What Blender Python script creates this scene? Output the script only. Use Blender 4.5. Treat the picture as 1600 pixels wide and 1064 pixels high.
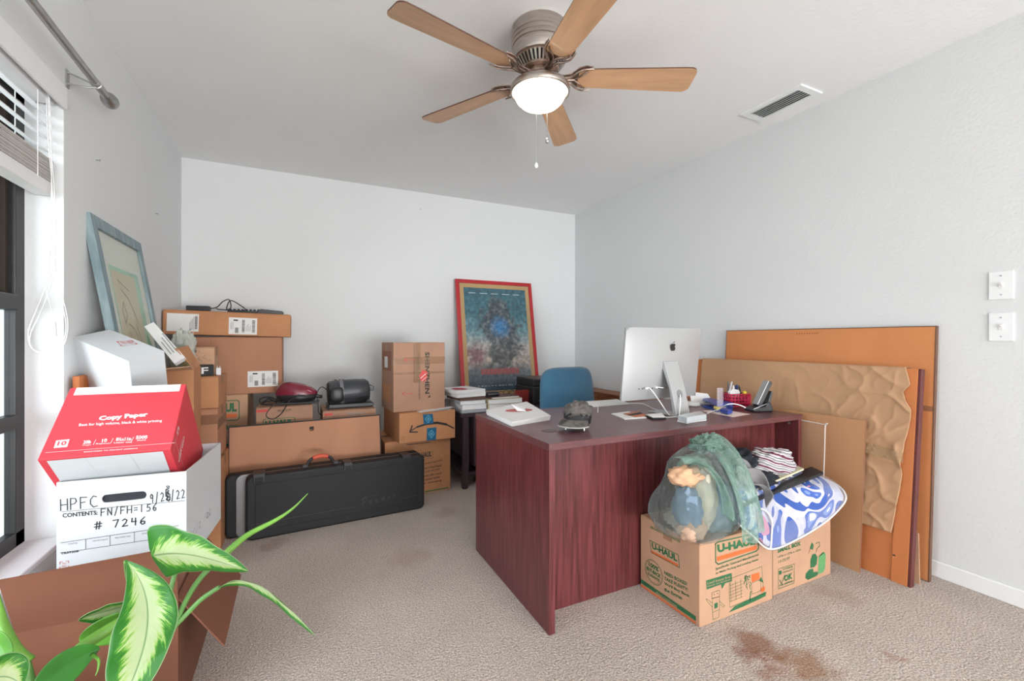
import bpy, bmesh, math, random
from mathutils import Vector, Matrix, noise
for o in list(bpy.data.objects): bpy.data.objects.remove(o)
SC = bpy.context.scene; COL = SC.collection
random.seed(7)
R = math.radians
# ---------------------------------------------------------------- camera, world, lights, exposure
F = 694.0; CH = 1.096; YAW = 25.77
cam = bpy.data.objects.new('camera', bpy.data.cameras.new('camera')); COL.objects.link(cam)
cam.location = (0, 0, CH); cam.rotation_euler = (R(90), 0, R(-YAW))
cam.data.sensor_width = 36; cam.data.lens = F/1600*36; cam.data.clip_start = .03
SC.camera = cam
SC.view_settings.view_transform = 'Standard'; SC.view_settings.look = 'None'
SC.view_settings.exposure = 0.13; SC.view_settings.gamma = 1; SC.view_settings.use_curve_mapping = False
W = bpy.data.worlds.new('world'); SC.world = W; W.use_nodes = True
bg = W.node_tree.nodes['Background']; bg.inputs[0].default_value = (.78, .89, 1, 1); bg.inputs[1].default_value = .62
def area(name, loc, rot, sx, sy, power, col=(1, 1, 1)):
    l = bpy.data.lights.new(name, 'AREA'); l.shape = 'RECTANGLE'; l.size = sx; l.size_y = sy; l.energy = power; l.color = col
    o = bpy.data.objects.new(name, l); COL.objects.link(o); o.location = loc; o.rotation_euler = [R(a) for a in rot]; return o
area('window_daylight', (-3.2, -.4, 1.9), (0, -84, 22), 3.6, 3.4, 380, (.97, .985, 1))
area('added_fill', (1.4, -3.2, 1.3), (80, 0, 5), 3.0, 1.8, 30, (.95, .98, 1))  # added fill lamp behind the camera, not a fixture of the room
area('added_ceiling_fill', (1.6, -4.4, .3), (112, 0, 20), 3.4, 1.6, 365, (.95, .98, 1))  # added lamp aimed upward to brighten the ceiling, unseen
# ---------------------------------------------------------------- helpers
FW = Vector((math.sin(R(YAW)), math.cos(R(YAW)), 0)); RT = Vector((FW.y, -FW.x, 0))
def ray(px, py): return FW + RT*((px-800)/F) + Vector((0, 0, (531-py)/F))
def pt(px, py, d): return Vector((0, 0, CH)) + ray(px, py)*d
def on(px, py, X=None, Y=None, Z=None):
    r = ray(px, py)
    s = X/r.x if X is not None else Y/r.y if Y is not None else (Z-CH)/r.z
    return Vector((0, 0, CH)) + r*s
def frame(o, u, v):
    u = Vector(u).normalized(); v = Vector(v); v = (v-u*v.dot(u)).normalized(); y = v.cross(u)
    m = Matrix((u, y, v)).transposed().to_4x4(); m.translation = Vector(o); return m
def place(x, y, z, rz=0): return Matrix.Translation((x, y, z)) @ Matrix.Rotation(R(rz), 4, 'Z')
def lin(h):
    h = h.lstrip('#'); r = [int(h[i:i+2], 16)/255 for i in (0, 2, 4)]
    return tuple(c/12.92 if c <= .04045 else ((c+.055)/1.055)**2.4 for c in r) + (1,)
_m = {}
def mat(name, col, rough=.6, metal=0, var=.08, vs=6, bump=0, bs=200, stretch=(1, 1, 1), spec=.5, col2=None, emit=0, sheen=0, bump_stretch=False, coat=0):
    if name in _m: return _m[name]
    m = bpy.data.materials.new(name); m.use_nodes = True; nt = m.node_tree; N = nt.nodes; L = nt.links
    b = N['Principled BSDF']; c = lin(col)
    b.inputs['Roughness'].default_value = rough; b.inputs['Metallic'].default_value = metal
    b.inputs['Specular IOR Level'].default_value = spec; b.inputs['Coat Weight'].default_value = coat
    if sheen: b.inputs['Sheen Weight'].default_value = sheen
    tc = N.new('ShaderNodeTexCoord'); mp = N.new('ShaderNodeMapping'); mp.inputs['Scale'].default_value = stretch
    L.new(tc.outputs['Object'], mp.inputs[0])
    n = N.new('ShaderNodeTexNoise'); n.inputs['Scale'].default_value = vs; n.inputs['Detail'].default_value = 4; L.new(mp.outputs[0], n.inputs[0])
    cr = N.new('ShaderNodeValToRGB'); L.new(n.outputs['Fac'], cr.inputs[0])
    if col2: a, d = c, lin(col2)
    else: a = tuple(x*(1-var) for x in c[:3]) + (1,); d = tuple(min(1, x*(1+var)) for x in c[:3]) + (1,)
    cr.color_ramp.elements[0].position = .33; cr.color_ramp.elements[1].position = .67
    cr.color_ramp.elements[0].color = a; cr.color_ramp.elements[1].color = d
    L.new(cr.outputs[0], b.inputs['Base Color'])
    if bump:
        n2 = N.new('ShaderNodeTexNoise'); n2.inputs['Scale'].default_value = bs; n2.inputs['Detail'].default_value = 3
        L.new(mp.outputs[0] if bump_stretch else tc.outputs['Object'], n2.inputs[0])
        bp = N.new('ShaderNodeBump'); bp.inputs['Strength'].default_value = bump; bp.inputs['Distance'].default_value = .004
        L.new(n2.outputs['Fac'], bp.inputs['Height']); L.new(bp.outputs[0], b.inputs['Normal'])
    if emit:
        b.inputs['Emission Color'].default_value = c; b.inputs['Emission Strength'].default_value = emit
    _m[name] = m; return m
def film(name, col, cover, rough=.12, bump=.4, bs=30, edge=.6):
    m = bpy.data.materials.new(name); m.use_nodes = True; nt = m.node_tree; N = nt.nodes; L = nt.links
    b = N['Principled BSDF']; b.inputs['Base Color'].default_value = lin(col); b.inputs['Roughness'].default_value = rough
    out = N['Material Output']; t = N.new('ShaderNodeBsdfTransparent'); mx = N.new('ShaderNodeMixShader')
    t.inputs[0].default_value = tuple(.5+.5*x for x in lin(col)[:3]) + (1,)
    lw = N.new('ShaderNodeLayerWeight'); lw.inputs[0].default_value = .4
    ma = N.new('ShaderNodeMath'); ma.operation = 'MULTIPLY_ADD'; ma.inputs[1].default_value = edge; ma.inputs[2].default_value = cover
    ma.use_clamp = True
    L.new(lw.outputs['Facing'], ma.inputs[0]); L.new(ma.outputs[0], mx.inputs[0]); L.new(t.outputs[0], mx.inputs[1]); L.new(b.outputs[0], mx.inputs[2])
    L.new(mx.outputs[0], out.inputs[0])
    tc = N.new('ShaderNodeTexCoord'); n2 = N.new('ShaderNodeTexNoise'); n2.inputs['Scale'].default_value = bs; n2.inputs['Detail'].default_value = 3
    n2.inputs['Distortion'].default_value = .8
    L.new(tc.outputs['Object'], n2.inputs[0]); bp = N.new('ShaderNodeBump'); bp.inputs['Strength'].default_value = bump; bp.inputs['Distance'].default_value = .02
    L.new(n2.outputs['Fac'], bp.inputs['Height']); L.new(bp.outputs[0], b.inputs['Normal'])
    return m

class G:
    def __init__(s): s.v = []; s.f = []; s.uv = None
    def add(s, vs, fs, T=None):
        b = len(s.v)
        for v in vs:
            v = Vector(v); s.v.append(T @ v if T else v)
        for f in fs: s.f.append([b+i for i in f])
        return s
    def box(s, a, b, T=None):
        x0, y0, z0 = a; x1, y1, z1 = b
        return s.add([(x0,y0,z0),(x1,y0,z0),(x1,y1,z0),(x0,y1,z0),(x0,y0,z1),(x1,y0,z1),(x1,y1,z1),(x0,y1,z1)],
                     [(0,3,2,1),(4,5,6,7),(0,1,5,4),(1,2,6,5),(2,3,7,6),(3,0,4,7)], T)
    def prism(s, pts, y0, y1, T=None):      # outline in x,z ; extruded along y (ccw seen from -y)
        n = len(pts)
        vs = [(p[0], y0, p[1]) for p in pts] + [(p[0], y1, p[1]) for p in pts]
        fs = [list(range(n)), list(range(2*n-1, n-1, -1))] + [(i, i+n, (i+1) % n+n, (i+1) % n) for i in range(n)]
        return s.add(vs, fs, T)
    def hexa(s, q0, q1):                     # two quads (4 pts each) joined
        return s.add(list(q0)+list(q1), [(0,1,2,3),(7,6,5,4),(0,4,5,1),(1,5,6,2),(2,6,7,3),(3,7,4,0)])
    def tube(s, pts, r, n=8, cat=6, T=None, cap=True, r2=None):
        pts = [Vector(p) for p in pts]
        if cat and len(pts) > 2:
            P = [pts[0]*2-pts[1]] + pts + [pts[-1]*2-pts[-2]]; out = []
            for i in range(1, len(P)-2):
                for k in range(cat):
                    t = k/cat; a, b, c, d = P[i-1:i+3]
                    out.append(.5*((2*b)+(c-a)*t+(2*a-5*b+4*c-d)*t*t+(3*b-a-3*c+d)*t**3))
            out.append(pts[-1]); pts = out
        rings = []; up = Vector((0, 0, 1))
        m = len(pts); vs = []
        prev = None
        for i, p in enumerate(pts):
            d = (pts[min(i+1, m-1)]-pts[max(i-1, 0)])
            d = d.normalized() if d.length > 1e-9 else Vector((0, 0, 1))
            if prev is None:
                a = up if abs(d.z) < .9 else Vector((1, 0, 0)); x = d.cross(a).normalized()
            else: x = (prev - d*prev.dot(d)).normalized()
            prev = x; y = d.cross(x)
            t = i/max(1, m-1)
            rr = r(t) if callable(r) else (r if r2 is None else r+(r2-r)*t)
            vs += [p+(x*math.cos(2*math.pi*k/n)+y*math.sin(2*math.pi*k/n))*rr for k in range(n)]
        fs = [(i*n+k, i*n+(k+1) % n, (i+1)*n+(k+1) % n, (i+1)*n+k) for i in range(m-1) for k in range(n)]
        if cap: fs += [list(range(n-1, -1, -1)), list(range((m-1)*n, m*n))]
        return s.add(vs, fs, T)
    def lathe(s, prof, n=32, T=None):        # (r,z) list
        vs = []; m = len(prof)
        for r, z in prof: vs += [(max(r, 1e-4)*math.cos(2*math.pi*k/n), max(r, 1e-4)*math.sin(2*math.pi*k/n), z) for k in range(n)]
        fs = [(i*n+k, i*n+(k+1) % n, (i+1)*n+(k+1) % n, (i+1)*n+k) for i in range(m-1) for k in range(n)]
        fs += [list(range(n-1, -1, -1)), list(range((m-1)*n, m*n))]
        return s.add(vs, fs, T)
    def grid(s, fn, nu, nv, T=None, uv=False, wrapu=False):
        vs = [fn(i/nu, j/nv) for j in range(nv+1) for i in range(nu+1)]
        b = len(s.f)
        s.add(vs, [(j*(nu+1)+i, j*(nu+1)+i+1, (j+1)*(nu+1)+i+1, (j+1)*(nu+1)+i) for j in range(nv) for i in range(nu)], T)
        if uv: s.uv = [(i/nu, j/nv) for j in range(nv+1) for i in range(nu+1)]
        return s
    def blob(s, c, r, amp=.1, fr=3, seed=0, n=40, m=24, e=1.0, flat=None, T=None, fold=None):
        c = Vector(c); vs = []
        for j in range(m+1):
            ph = -math.pi/2+math.pi*j/m
            for i in range(n):
                th = 2*math.pi*i/n
                f = lambda a: math.copysign(abs(a)**e, a)
                d = Vector((f(math.cos(ph))*f(math.cos(th)), f(math.cos(ph))*f(math.sin(th)), f(math.sin(ph))))
                q = d*fr+Vector((seed*3.1, seed*1.7, seed)); k = 1+amp*noise.noise(q)+amp*.5*noise.noise(q*2.3)
                if fold: k += fold[0]*math.sin(fold[1]*(d.x*fold[2]+d.z*fold[3])+4*noise.noise(q*.7))
                p = Vector((d.x*r[0]*k, d.y*r[1]*k, d.z*r[2]*k))
                if flat is not None and p.z+c.z < flat: p.z = flat-c.z+.0005*i/n
                vs.append(c+p)
        fs = [(j*n+i, j*n+(i+1) % n, (j+1)*n+(i+1) % n, (j+1)*n+i) for j in range(m) for i in range(n)]
        return s.add(vs, fs, T)
    def mesh(s, name):
        me = bpy.data.meshes.new(name); me.from_pydata([tuple(v) for v in s.v], [], s.f); me.update(); return me

MW = {}
def tag(o, label=None, cat=None, group=None, kind=None):
    if label: o['label'] = label
    if cat: o['category'] = cat
    if group: o['group'] = group
    if kind: o['kind'] = kind
    return o
def thing(name, label, cat, M=None, group=None, kind=None):
    o = bpy.data.objects.new(name, None); COL.objects.link(o); o.empty_display_size = .05
    M = M or Matrix(); o.matrix_world = M; MW[o.name] = M.copy()
    return tag(o, label, cat, group, kind)
def obj(name, g, m, parent=None, smooth=False, bevel=0, seg=2, world=False, sub=0, solid=0, label=None, kind=None, sharp=None, T=None):
    """links g as one mesh; coordinates are those of the owning thing unless world=True"""
    me = g.mesh(name)
    root = parent
    while root is not None and root.parent is not None: root = root.parent
    if world and root is not None: me.transform(MW[root.name].inverted())
    if T: me.transform(T)
    bm = bmesh.new(); bm.from_mesh(me); bmesh.ops.remove_doubles(bm, verts=bm.verts, dist=1e-6)
    bmesh.ops.recalc_face_normals(bm, faces=bm.faces)
    if g.uv is None: bm.to_mesh(me)
    bm.free()
    if g.uv:
        l = me.uv_layers.new(name='uv')
        for lp in me.loops: l.data[lp.index].uv = g.uv[lp.vertex_index]
    o = bpy.data.objects.new(name, me); COL.objects.link(o)
    if m: me.materials.append(m)
    if parent: o.parent = parent
    if smooth:
        for p in me.polygons: p.use_smooth = True
        if sharp: me.set_sharp_from_angle(angle=R(sharp))
    if solid:
        md = o.modifiers.new('solid', 'SOLIDIFY'); md.thickness = solid; md.offset = 0
    if bevel:
        md = o.modifiers.new('bevel', 'BEVEL'); md.width = bevel; md.segments = seg; md.limit_method = 'ANGLE'; md.angle_limit = R(40)
    if sub:
        md = o.modifiers.new('sub', 'SUBSURF'); md.levels = sub; md.render_levels = sub
    if label: o['label'] = label
    if kind: o['kind'] = kind
    return o
def struct(name, g, m, parent=None, **k): 
    o = obj(name, g, m, parent, **k)
    if parent is None: o['kind'] = 'structure'
    return o
def copy_tree(o, parent=None):
    c = o.copy(); COL.objects.link(c); c.parent = parent
    for ch in list(o.children): copy_tree(ch, c)
    return c

_txt = {}
def text_geo(s, bold):
    if (s, bold) in _txt: return _txt[(s, bold)]
    cu = bpy.data.curves.new('t', 'FONT'); cu.body = s; cu.offset = bold; cu.resolution_u = 2
    o = bpy.data.objects.new('t', cu); COL.objects.link(o)
    me = o.to_mesh(); v = [(p.co.x, p.co.y) for p in me.vertices]; f = [tuple(p.vertices) for p in me.polygons]
    o.to_mesh_clear(); bpy.data.objects.remove(o); bpy.data.curves.remove(cu)
    x0 = min(p[0] for p in v); x1 = max(p[0] for p in v); y0 = min(p[1] for p in v); y1 = max(p[1] for p in v)
    v = [((p[0]-x0)/(x1-x0), (p[1]-y0)/(y1-y0)) for p in v]
    _txt[(s, bold)] = (v, f); return v, f
class Print:
    """flat print on a face: T = frame of the face in the owner's coordinates (x right, z up, -y outwards)"""
    def __init__(s, owner, T=None, off=.0009):
        s.o = owner; s.T = T or Matrix(); s.g = {}; s.off = off; s.k = 0
    def g_(s, m): return s.g.setdefault(m.name, (G(), m))[0]
    def loc(s, px, py):
        root = s.o
        while root.parent: root = root.parent
        T = MW[root.name] @ s.T; n = T.to_3x3() @ Vector((0, 1, 0)); o = Vector((0, 0, CH)); r = ray(px, py)
        t = (T.translation-o).dot(n)/r.dot(n); p = T.inverted() @ (o+r*t); return p.x, p.z
    def flat(s, pts, m, lift=0):
        y = -s.off-lift
        s.g_(m).add([(p[0], y, p[1]) for p in pts], [list(range(len(pts)))], s.T); return s
    def text(s, t, x0, z0, x1, z1, m, bold=.02, italic=0, lift=0, shear=0, mirror=False):
        v, f = text_geo(t, bold)
        s.g_(m).add([(x0+(x1-x0)*(a+italic*b), -s.off-lift, z0+(z1-z0)*b+shear*a) for a, b in v], f, s.T); return s
    def textp(s, t, bl, tr, m, **k):
        a = s.loc(*bl); b = s.loc(*tr); return s.text(t, a[0], a[1], b[0], b[1], m, **k)
    def text3(s, t, bl, br, tl, m, bold=.02, lift=0):     # general parallelogram
        v, f = text_geo(t, bold); a = Vector(s.loc(*bl)); b = Vector(s.loc(*br))-a; c = Vector(s.loc(*tl))-a
        s.g_(m).add([((a+b*p[0]+c*p[1]).x, -s.off-lift, (a+b*p[0]+c*p[1]).y) for p in v], f, s.T); return s
    def rect(s, x0, z0, x1, z1, m, lift=0): return s.flat([(x0, z0), (x1, z0), (x1, z1), (x0, z1)], m, lift)
    def polyp(s, pts, m, lift=0): return s.flat([s.loc(*p) for p in pts], m, lift)
    def line(s, pts, w, m, lift=0, close=False):
        pts = list(pts)
        if close: pts.append(pts[0])
        for a, b in zip(pts, pts[1:]):
            a = Vector(a); b = Vector(b); d = b-a
            if d.length < 1e-7: continue
            d.normalize(); n = Vector((-d.y, d.x))*w/2; a = a-d*w*.35; b = b+d*w*.35
            s.flat([a-n, b-n, b+n, a+n], m, lift)
        return s
    def linep(s, pts, w, m, **k): return s.line([s.loc(*p) for p in pts], w, m, **k)
    def done(s, names=None, sol=False):
        r = []
        for k, (g, m) in s.g.items():
            if names and k in names: nm = names[k]
            else: nm = 'print_'+k if not k.startswith('print') else k
            o = obj(nm, g, m, s.o); r.append(o)
        return r

# ---------------------------------------------------------------- materials
M_wall = mat('wall_paint', '#e1e2e2', .85, var=.012, vs=1.5, bump=.35, bs=70)
M_ceil = mat('ceiling_paint', '#f4f4f4', .9, var=.008, vs=2, bump=.35, bs=60)
M_white = mat('white_trim', '#f1f2f2', .45, var=.01)
M_kraft = mat('kraft', '#b17d5f', .75, var=.07, vs=5, bump=.15, bs=90, stretch=(1, 1, .25))
M_kraft2 = mat('kraft_orange', '#bb8259', .75, var=.08, vs=5, bump=.12, bs=90)
M_kraft3 = mat('kraft_pale', '#c2987a', .8, var=.06, vs=7, bump=.12, bs=90)
M_kraft5 = mat('kraft_dull_pink', '#a98169', .8, var=.06, vs=7, bump=.12, bs=90)
M_kraft4 = mat('kraft_red_brown', '#96654e', .8, var=.05, vs=4, bump=.12, bs=90)
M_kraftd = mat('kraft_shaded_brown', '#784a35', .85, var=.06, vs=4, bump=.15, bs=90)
M_kin = mat('kraft_inside', '#a57a5c', .85, var=.05, vs=5)
M_tape = film('clear_tape', '#dfc6aa', .15, .12, .2, 12, edge=.2)
M_label = mat('label_paper', '#e6e4e0', .6, var=.02)
M_ink = mat('print_black', '#2c2a2a', .6, var=.02)
M_inkg = mat('print_grey', '#8b8a88', .6, var=.02)
M_marker = mat('marker_ink', '#2b2a2e', .4, var=.02)
M_green = mat('print_green', '#2c6a42', .6, var=.08, vs=30)
M_orange = mat('print_orange', '#dd6a34', .6, var=.04, vs=30)
M_redp = mat('print_red', '#c8443c', .6, var=.04)
M_pw = mat('print_white', '#e6e5e4', .6, var=.01)
M_paper = mat('paper', '#eceae8', .65, var=.02)
M_whitecard = mat('white_card', '#d0d2d4', .6, var=.015, vs=3, bump=.05, bs=60)
M_black = mat('black_plastic', '#242427', .4, var=.1, vs=30, bump=.1, bs=300)
M_blackm = mat('black_matte', '#1c1c1e', .7, var=.1, vs=20)
M_nickel = mat('brushed_nickel', '#b5aca5', .36, 1, var=.1, vs=14, stretch=(1, 1, 9), bump=.03, bs=60)
M_nickd = mat('antique_nickel', '#b09c90', .34, 1, var=.25, vs=40)
M_steel = mat('satin_steel', '#b4b4b3', .42, 1, var=.08, vs=30)
M_alum = mat('aluminium', '#b2b3b3', .5, .35, var=.01)
M_cable = mat('white_cable', '#ecebea', .4, var=.01)
M_bcable = mat('black_cable', '#222224', .5, var=.05)
# ================================================================= SETTING
XL, XR, YB, H = -.768, 2.675, 3.99, 2.44; YF = -5.2
WX, WY0, WY1, WZ0, WZ1 = -.872, .35, 2.17, .385, 1.98
def carpet():
    m = mat('carpet', '#d1c6be', .95, var=.06, vs=3, bump=0, spec=.1); nt = m.node_tree; N = nt.nodes; L = nt.links
    b = N['Principled BSDF']; tc = N.new('ShaderNodeTexCoord')
    base = b.inputs['Base Color'].links[0].from_socket
    sp = N.new('ShaderNodeTexNoise'); sp.inputs['Scale'].default_value = 170; sp.inputs['Detail'].default_value = 2; L.new(tc.outputs['Object'], sp.inputs[0])
    cr = N.new('ShaderNodeValToRGB'); cr.color_ramp.elements[0].position = .32; cr.color_ramp.elements[1].position = .66
    cr.color_ramp.elements[0].color = (.62, .58, .55, 1); cr.color_ramp.elements[1].color = (1.22, 1.2, 1.18, 1); L.new(sp.outputs[0], cr.inputs[0])
    mu = N.new('ShaderNodeMix'); mu.data_type = 'RGBA'; mu.blend_type = 'MULTIPLY'; mu.inputs[0].default_value = 1
    L.new(base, mu.inputs[6]); L.new(cr.outputs[0], mu.inputs[7]); cur = mu.outputs[2]
    wob = N.new('ShaderNodeTexNoise'); wob.inputs['Scale'].default_value = 11; wob.inputs['Detail'].default_value = 5; L.new(tc.outputs['Object'], wob.inputs[0])
    for px, py, r, col, k in ((1182, 1005, .10, '#93674f', .75), (1170, 1024, .05, '#8a5a44', .6), (1262, 1040, .10, '#9c714f', .7), (1205, 1045, .07, '#9a6b52', .7),
                              (1385, 1022, .03, '#b58d7a', .6), (700, 800, .09, '#a58b7f', .4), (640, 870, .12, '#a98f84', .35), (1300, 925, .1, '#a68b7e', .4), (430, 850, .07, '#a0867a', .5)):
        p = on(px, py, Z=0)
        vm = N.new('ShaderNodeVectorMath'); vm.operation = 'DISTANCE'; vm.inputs[1].default_value = p; L.new(tc.outputs['Object'], vm.inputs[0])
        ad = N.new('ShaderNodeMath'); ad.operation = 'MULTIPLY_ADD'; ad.inputs[1].default_value = .22; L.new(wob.outputs[0], ad.inputs[0]); L.new(vm.outputs['Value'], ad.inputs[2])
        mr = N.new('ShaderNodeMapRange'); mr.inputs[1].default_value = .11+r*.35; mr.inputs[2].default_value = .11+r*1.1; mr.inputs[3].default_value = k; mr.inputs[4].default_value = 0
        L.new(ad.outputs[0], mr.inputs[0])
        mx = N.new('ShaderNodeMix'); mx.data_type = 'RGBA'; mx.blend_type = 'MIX'; L.new(mr.outputs[0], mx.inputs[0]); L.new(cur, mx.inputs[6]); mx.inputs[7].default_value = lin(col); cur = mx.outputs[2]
    L.new(cur, b.inputs['Base Color'])
    v = N.new('ShaderNodeTexNoise'); v.inputs['Scale'].default_value = 120; v.inputs['Detail'].default_value = 4; L.new(tc.outputs['Object'], v.inputs[0])
    bp = N.new('ShaderNodeBump'); bp.inputs['Strength'].default_value = .9; bp.inputs['Distance'].default_value = .012; L.new(v.outputs[0], bp.inputs['Height']); L.new(bp.outputs[0], b.inputs['Normal'])
    return m
struct('floor', G().box((XL-.2, YF, -.1), (XR+.2, YB+.2, 0)), carpet())
struct('ceiling', G().box((XL-.2, YF, H), (XR+.2, YB+.2, H+.1)), M_ceil)
struct('wall_back', G().box((XL-.2, YB, 0), (XR+.2, YB+.15, H)), M_wall)
struct('wall_right', G().box((XR, YF, 0), (XR+.15, YB, H)), M_wall)
struct('wall_front', G().box((XL-.2, YF-.1, 0), (XR+.15, YF, H)), M_wall)
g = G(); xo = XL-.2
g.box((xo, WY1, 0), (XL, YB, H)); g.box((xo, YF, 0), (XL, WY0, H)); g.box((xo, WY0, 0), (XL, WY1, WZ0-.02)); g.box((xo, WY0, WZ1), (XL, WY1, H))
struct('wall_left', g, M_wall)
struct('trim_1', G().box((WX-.02, WY0, WZ0-.02), (XL+.012, WY1, WZ0)), M_white, bevel=.004)      # window sill
struct('baseboard_right', G().box((XR-.013, YF, 0), (XR, YB, .075)), M_white, bevel=.005)
struct('baseboard_back', G().box((XL, YB-.013, 0), (XR-.013, YB, .075)), M_white, bevel=.005)
struct('baseboard_left', G().box((XL, YF, 0), (XL+.013, YB-.013, .075)), M_white, bevel=.005)
# window
M_bronze = mat('bronze_frame', '#2c2a2a', .4, .3, var=.1, vs=20)
M_glass = film('window_glass', '#eaf3f8', .04, .02, 0, edge=.12)
M_glass.node_tree.nodes['Principled BSDF'].inputs['Base Color'].default_value = (.02, .03, .035, 1)
w1 = thing('window_1', None, None, place(0, 0, 0), kind='structure')
g = G(); x0, x1 = WX-.03, WX
for a, b in (((x0, WY1-.055, WZ0), (x1, WY1, WZ1)), ((x0, WY0, WZ0), (x1, WY0+.055, WZ1)), ((x0, WY0, WZ0), (x1, WY1, WZ0+.05)), ((x0, WY0, WZ1-.05), (x1, WY1, WZ1))): g.box(a, b)
obj('window_frame', g, M_bronze, w1, bevel=.003)
obj('meeting_rail', G().box((x0-.004, WY0+.05, 1.2), (x1+.008, WY1-.05, 1.255)), M_bronze, w1, bevel=.004)
obj('sash_rail', G().box((x0-.004, WY0+.05, .79), (x1+.003, WY1-.05, .84)), M_bronze, w1, bevel=.004)
M_brown = mat('brown_weatherstrip', '#33291f', .6)
obj('upper_sash_stile', G().box((x0-.03, WY1-.1, 1.25), (x0-.002, WY1-.055, WZ1-.05)), M_bronze, w1)
obj('weatherstrip', G().box((x0-.001, WY1-.075, 1.256), (x0+.012, WY1-.0555, WZ1-.051)), M_brown, w1)
obj('pane', G().box((x0-.024, WY0+.05, 1.25), (x0-.018, WY1-.1, WZ1-.05)), M_glass, w1)
obj('pane', G().box((x0+.012, WY0+.055, .84), (x0+.016, WY1-.055, 1.2)), M_glass, w1)
obj('pane', G().box((x0+.012, WY0+.055, WZ0+.05), (x0+.016, WY1-.055, .79)), M_glass, w1)
# what stands outside the window
M_soffit = mat('soffit', '#3a3a3c', .8); M_grass = mat('lawn', '#7d8f75', .9, var=.2, vs=2)
struct('roof_soffit', G().box((-2.0, YF, 2.12), (xo, 5, 2.2)), M_soffit)
struct('ground_outside', G().box((-14, -6, -.35), (xo, 12, -.3)), M_grass)

# ================================================================= BLIND, ROD
M_slat = mat('blind_slat', '#eeeded', .5, var=.02)
M_slat2 = mat('blind_slat_grey', '#cfcbc6', .6, var=.06, vs=20)  # greyer tone for the stacked slats
bl = thing('window_blind', 'raised white wooden venetian blind hanging in the window recess', 'blind', place(-.815, 1.26, 1.6))
hw = .89
obj('valance', G().box((.049, -hw-.03, .335), (.06, hw+.012, .415)), M_slat, bl, bevel=.002)
obj('headrail', G().box((-.025, -hw+.005, .34), (.03, hw-.005, .378)), M_slat, bl)
sl = None
for k in range(4):
    z = .175+k*.044; T = Matrix.Translation((0, 0, z)) @ Matrix.Rotation(R(30), 4, 'Y')
    o = obj('slat', G().box((-.025, -hw, -.0014), (.025, hw, .0014)), M_slat, bl, T=T)
base = G().box((-.025, -hw, -.0012), (.025, hw, .0012)); first = None
for k in range(22):
    if first is None: first = obj('slat', base, M_slat2, bl); o = first
    else: o = first.copy(); COL.objects.link(o); o.parent = bl
    o.location = (random.uniform(-.0025, .0025), random.uniform(-.002, .002), .062+k*.0036); o.rotation_euler = (0, R(random.uniform(-2, 2)), 0)
obj('bottom_rail', G().box((-.026, -hw, .012), (.026, hw, .058)), M_slat, bl, bevel=.004)
for y in (.78, -.1, -.8):
    obj('ladder_cord', G().tube([(.0275, y, .05), (.0275, y, .345)], .0014, 6), M_cable, bl)
    obj('ladder_cord', G().tube([(-.0275, y, .05), (-.0275, y, .345)], .0014, 6), M_cable, bl)
cd = thing('blind_cord', 'looped white pull cords hanging down beside the window edge', 'cord', place(-.76, 2.05, 1.0))
Yc = 2.09
def cp(*a): return [on(x, y, Y=Yc+k*.004) for k, (x, y) in enumerate(a)]
xs = G(); P = cp
for pts in (((72, 128), (74, 200), (82, 300), (86, 400), (80, 440), (62, 490), (48, 520), (48, 540), (66, 551), (92, 543), (103, 515), (98, 475), (88, 430), (85, 390)),
            ((74, 128), (78, 210), (86, 320), (84, 410), (70, 450), (52, 495), (44, 520), (50, 543), (70, 549), (98, 540), (106, 505), (97, 460), (86, 420)),
            ((76, 130), (80, 220), (80, 330), (76, 420), (72, 450), (80, 480), (84, 500))):
    obj('cord_strand', G().tube(P(*pts), .0016, 6), M_cable, cd, smooth=True, world=True)
obj('tassel', G().tube([on(85, 502, Y=Yc), on(85.5, 524, Y=Yc)], .004, 10, r2=.0065), M_cable, cd, smooth=True, world=True)
rd = thing('curtain_rod', 'grey metal curtain rod with a ridged oval finial above the window', 'curtain rod', place(-.683, 2.19, 2.064))
obj('rod', G().tube([(0, -2.0, 0), (0, .07, 0)], .0135, 16), M_steel, rd, smooth=True, sharp=40)
obj('rod_sleeve', G().tube([(0, -.02, 0), (0, .085, 0)], .0145, 16), M_steel, rd, smooth=True, sharp=40)
T = Matrix.Translation((0, .08, 0)) @ Matrix.Rotation(R(-90), 4, 'X')
prof = [(.009, 0), (.015, .004), (.015, .01), (.019, .016), (.0225, .022), (.0222, .0245), (.0255, .03), (.0253, .033), (.028, .042), (.0285, .055), (.027, .068), (.022, .08), (.013, .088), (.001, .09)]
obj('finial', G().lathe(prof, 28, T), M_steel, rd, smooth=True)
g = G(); g.box((-.085, -.012, -.035), (-.08, .012, .03)); g.tube([(-.082, 0, -.02), (-.04, 0, -.022), (0, 0, -.014)], .0035, 8); g.tube([(-.082, 0, .022), (-.03, 0, .004), (0, 0, -.012)], .003, 8)
g.tube([(.014*math.sin(a), 0, -.016*math.cos(a)) for a in [R(x) for x in range(-100, 101, 20)]], .003, 8)
obj('bracket', g, M_steel, rd, smooth=True, sharp=40)
# nails left in the walls
for i, (p, lab) in enumerate(((on(152, 249, X=XL+.004), 'small nail left in the left wall below the curtain rod'), (on(244, 333, X=XL+.004), 'small nail left in the left wall above the picture frame'),
                              (on(657, 326, Y=YB-.004), 'small nail left in the back wall above the carton stack'))):
    d = Vector((1, 0, 0)) if i < 2 else Vector((0, -1, 0))
    tag(obj('nail', G().tube([p-d*.01, p+d*.008], .0022, 8).tube([p+d*.008, p+d*.0095], .005, 8), M_steel), lab, 'nail')

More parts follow.
